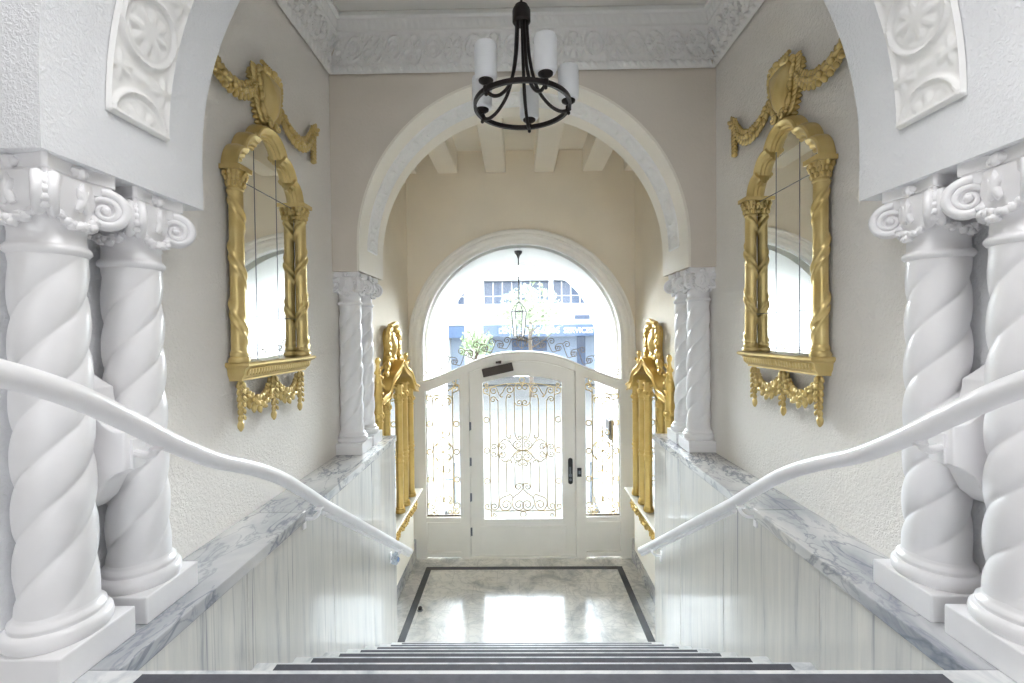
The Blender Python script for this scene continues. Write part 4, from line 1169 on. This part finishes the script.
# building across the street
BY = 26.0; BK = BY/455
def bx(px): return -.0378 + (px-518.5)*BK
def bz(py): return EYE + (333.0-py)*BK
bd = thing('shop_building', 'white building with blue windows across the street', 'building', (0, BY, 0))
m = MB()
for a, b, c, d_ in ((-330,464.6,0,2000),):
    pass
TOPZ = 5.75
m.box(-18, 18, 2.0, 6, 0, TOPZ)                                            # core behind
m.box(-18, bx(449), 0, 2, 0, TOPZ).box(bx(464.8), bx(484), 0, 2, 0, bz(325)).box(bx(464.8), bx(484), 0, 2, bz(304), bz(280.5))
m.box(bx(550.3), bx(554), 0, 2, bz(304), bz(280.5)).box(bx(600), 18, 0, 2, 0, TOPZ)
m.box(bx(449), bx(600), 0, 2, bz(280.5), TOPZ).box(bx(449), bx(600), 0, 2, bz(325), bz(304))
m.build('facade', M['facade'], bd, smooth=False)
for a, b, y0, y1 in ((449,464.8,281,304),(484,550.3,281,304),(554,600,281,304)):
    w = MB().box(bx(a), bx(b), .6, .7, bz(y1), bz(y0)).build('window_band', M['bluewin'], bd, smooth=False)
    f = MB(); n = max(2, int((b-a)/9))
    for k in range(n+1):
        x = bx(a)+(bx(b)-bx(a))*k/n; f.box(x-.03, x+.03, .5, .6, bz(y1), bz(y0))
    f.box(bx(a), bx(b), .5, .6, bz(296), bz(295.2))
    f.build('window_bars', M['facade'], w, smooth=False)
for a, b in ((449,464.8),(484,600)):
    MB().box(bx(a), bx(b), .9, 1.0, 0, bz(336)).build('shopfront', M['shop'], bd, smooth=False)
MB().box(bx(579), bx(587.5), .8, .9, 0, bz(337)).build('shop_door', M['bluewin'], bd, smooth=False)
MB().box(bx(512), bx(548), .8, .9, bz(352), bz(338)).build('shop_window', M['bluewin'], bd, smooth=False)
MB().box(bx(575), bx(590), -.02, .02, bz(320), bz(316)).build('notice_panel', M['bluewin'], bd, smooth=False)
MB().box(bx(449), bx(464.8), -.05, .1, bz(337.5), bz(326)).build('fascia', M['bluesign'], bd, smooth=False)
sg = thing('shop_sign', 'blue-grey shop sign with white capital lettering across the street', 'sign', (bx(484), BY-.25, bz(336.5)))
MB().box(0, bx(602)-bx(484), 0, .24, 0, bz(325.3)-bz(336.5)).build('board', M['bluesign'], sg, smooth=False)
for word, p0, p1 in (('DENTAL', 499.6, 521.5), ('&', 526, 529), ('HEARING', 533, 559.6), ('SERVICES', 563.6, 592.3)):
    tx = bpy.data.curves.new('word', 'FONT'); tx.body = word; tx.size = .44; tx.extrude = .015; tx.offset = .010
    tob = bpy.data.objects.new('word', tx); COL.objects.link(tob); bpy.context.view_layer.update()
    me = tob.to_mesh(); vs = [tuple(v.co) for v in me.vertices]; fs = [tuple(p.vertices) for p in me.polygons]
    x0 = min(v[0] for v in vs); x1 = max(v[0] for v in vs); W0 = bx(p1)-bx(p0); L0 = bx(p0)-bx(484)
    MB().add([(L0+(v[0]-x0)*W0/(x1-x0), -.02-v[2], .16+v[1]) for v in vs], fs).build('lettering', M['letters'], sg, smooth=False)
    tob.to_mesh_clear(); bpy.data.objects.remove(tob); bpy.data.curves.remove(tx)
# street trees
def tree(x, y, h, cr, n, lab, seed):
    t = thing('street_tree', lab, 'tree', (x, y, -.01)); rnd = random.Random(seed)
    m = MB().tube(smooth_path([(0,0,0),(.03,0,h*.3),(-.02,.02,h*.55),(.04,0,h*.8)], 5), [.09-.002*k for k in range(16)], 10)
    for k in range(9):
        a = k*2.4; z = h*(.45+.045*k); L = cr*(.6+.3*rnd.random())
        m.tube(smooth_path([(0,0,z),(L*.5*math.cos(a), L*.5*math.sin(a), z+.25),(L*math.cos(a), L*math.sin(a), z+.6)], 4), [.035-.003*q for q in range(9)], 6)
    m.build('trunk', M['bark'], t)
    m = MB()
    for k in range(n):
        d_ = rnd.random()**.5*cr; a = rnd.uniform(0,2*PI); b = math.asin(rnd.uniform(-.8,1))
        c = Vector((d_*math.cos(a)*math.cos(b), d_*math.sin(a)*math.cos(b), h*.78 + d_*math.sin(b)*.9))
        s = rnd.uniform(.07,.14); u = Vector((rnd.gauss(0,1),rnd.gauss(0,1),rnd.gauss(0,1))).normalized(); v = u.orthogonal().normalized()
        m.add([c-u*s, c+v*s*.5, c+u*s, c-v*s*.5], [(0,1,2,3)])
    m.build('foliage', M['leaf'], t, smooth=False)
tree(.45, 18, 4.3, 1.35, 900, 'slender pale-leaved street tree seen behind the lantern', 1)
tree(-1.75, 18.5, 2.7, .75, 300, 'small pale street tree seen left of the lantern', 2)

# ------------------------------------------------------------------ light
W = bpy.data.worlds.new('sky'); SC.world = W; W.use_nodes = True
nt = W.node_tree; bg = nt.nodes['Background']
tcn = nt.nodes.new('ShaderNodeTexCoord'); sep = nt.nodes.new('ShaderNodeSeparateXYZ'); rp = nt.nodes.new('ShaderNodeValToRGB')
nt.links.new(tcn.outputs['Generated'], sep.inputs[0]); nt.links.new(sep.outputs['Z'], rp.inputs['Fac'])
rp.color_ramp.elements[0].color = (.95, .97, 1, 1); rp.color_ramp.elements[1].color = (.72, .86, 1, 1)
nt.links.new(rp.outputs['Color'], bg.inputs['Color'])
def vm(op, a, b=None):
    x = nt.nodes.new('ShaderNodeMath'); x.operation = op
    for k, v in enumerate((a, b)):
        if v is None: continue
        if isinstance(v, (int, float)): x.inputs[k].default_value = v
        else: nt.links.new(v, x.inputs[k])
    return x.outputs[0]
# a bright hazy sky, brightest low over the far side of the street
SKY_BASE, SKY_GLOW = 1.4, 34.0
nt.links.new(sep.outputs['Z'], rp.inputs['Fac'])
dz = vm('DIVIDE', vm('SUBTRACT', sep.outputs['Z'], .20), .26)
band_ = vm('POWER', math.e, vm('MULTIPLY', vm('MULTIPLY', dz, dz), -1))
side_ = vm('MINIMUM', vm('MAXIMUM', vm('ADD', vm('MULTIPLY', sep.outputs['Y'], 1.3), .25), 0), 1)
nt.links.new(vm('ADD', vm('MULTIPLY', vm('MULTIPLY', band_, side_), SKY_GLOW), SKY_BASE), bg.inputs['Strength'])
def light(name, kind, loc, rot, energy, color, **kw):
    l = bpy.data.lights.new(name, kind); l.energy = energy; l.color = color
    for k, v in kw.items(): setattr(l, k, v)
    o = bpy.data.objects.new(name, l); COL.objects.link(o); o.location = loc; o.rotation_euler = rot; return o
sun = light('sun', 'SUN', (0,0,10), (0,0,0), 1.8, (1,.95,.87), angle=.02)
sun.rotation_euler = Vector((.75, .28, -.8)).to_track_quat('-Z', 'Y').to_euler()
# daylight of the upper hall windows, placed in the window opening
light('upper_hall_window', 'AREA', (0, -4.98, 3.3), (PI/2, 0, 0), 1.5, (.95,.97,1), shape='RECTANGLE', size=4.2, size_y=1.9)
light('upper_hall_fill', 'AREA', (0, .74, CEIL-.01), (0, 0, 0), 20, (.98,.985,1), shape='RECTANGLE', size=2.6, size_y=.35)  # added fill lamp under the closed ceiling, brightens the near arch and columns
po = light('door_portal', 'AREA', (0, DOORY+.2, 1.9), (-PI/2, 0, 0), 1, (1,1,1), shape='RECTANGLE', size=2.4, size_y=3.6)
po.data.cycles.is_portal = True

# ------------------------------------------------------------------ camera (16 mm-class lens)
cam = bpy.data.cameras.new('camera'); co = bpy.data.objects.new('camera', cam); COL.objects.link(co)
cam.sensor_width = 36; cam.lens = 455/1024*36; cam.clip_start = .02; cam.clip_end = 200
yaw, pitch, roll = .0136, -.0191, -.0106
# camera basis: x right, y down, z forward
cy, sy, cp, sp, cr, sr = math.cos(yaw), math.sin(yaw), math.cos(pitch), math.sin(pitch), math.cos(roll), math.sin(roll)
R1 = np.array([[cy, sy, 0], [-sy, cy, 0], [0, 0, 1]])
R2 = np.array([[1,0,0],[0,cp,sp],[0,-sp,cp]])
A = R2 @ R1                                   # rows: right, forward, up
right, fwd, up = A
r2 = cr*right + sr*up; u2 = -sr*right + cr*up
# image: u = cr*x - sr*v, v(down) = -up  ->  u = cr*x + sr*z ; down = sr*x - cr*z
mw = Matrix(((r2[0], u2[0], -fwd[0], -.0378), (r2[1], u2[1], -fwd[1], 0), (r2[2], u2[2], -fwd[2], EYE), (0,0,0,1)))
co.matrix_world = mw
SC.camera = co
SC.view_settings.view_transform = 'Standard'; SC.view_settings.look = 'None'
SC.view_settings.gamma = 1; SC.view_settings.use_curve_mapping = False; SC.view_settings.exposure = 1.32
c = SC.cycles
c.use_denoising = True; c.max_bounces = 14; c.diffuse_bounces = 8; c.glossy_bounces = 6; c.transparent_max_bounces = 12; c.transmission_bounces = 6
c.sample_clamp_indirect = 8; c.caustics_reflective = False; c.caustics_refractive = False
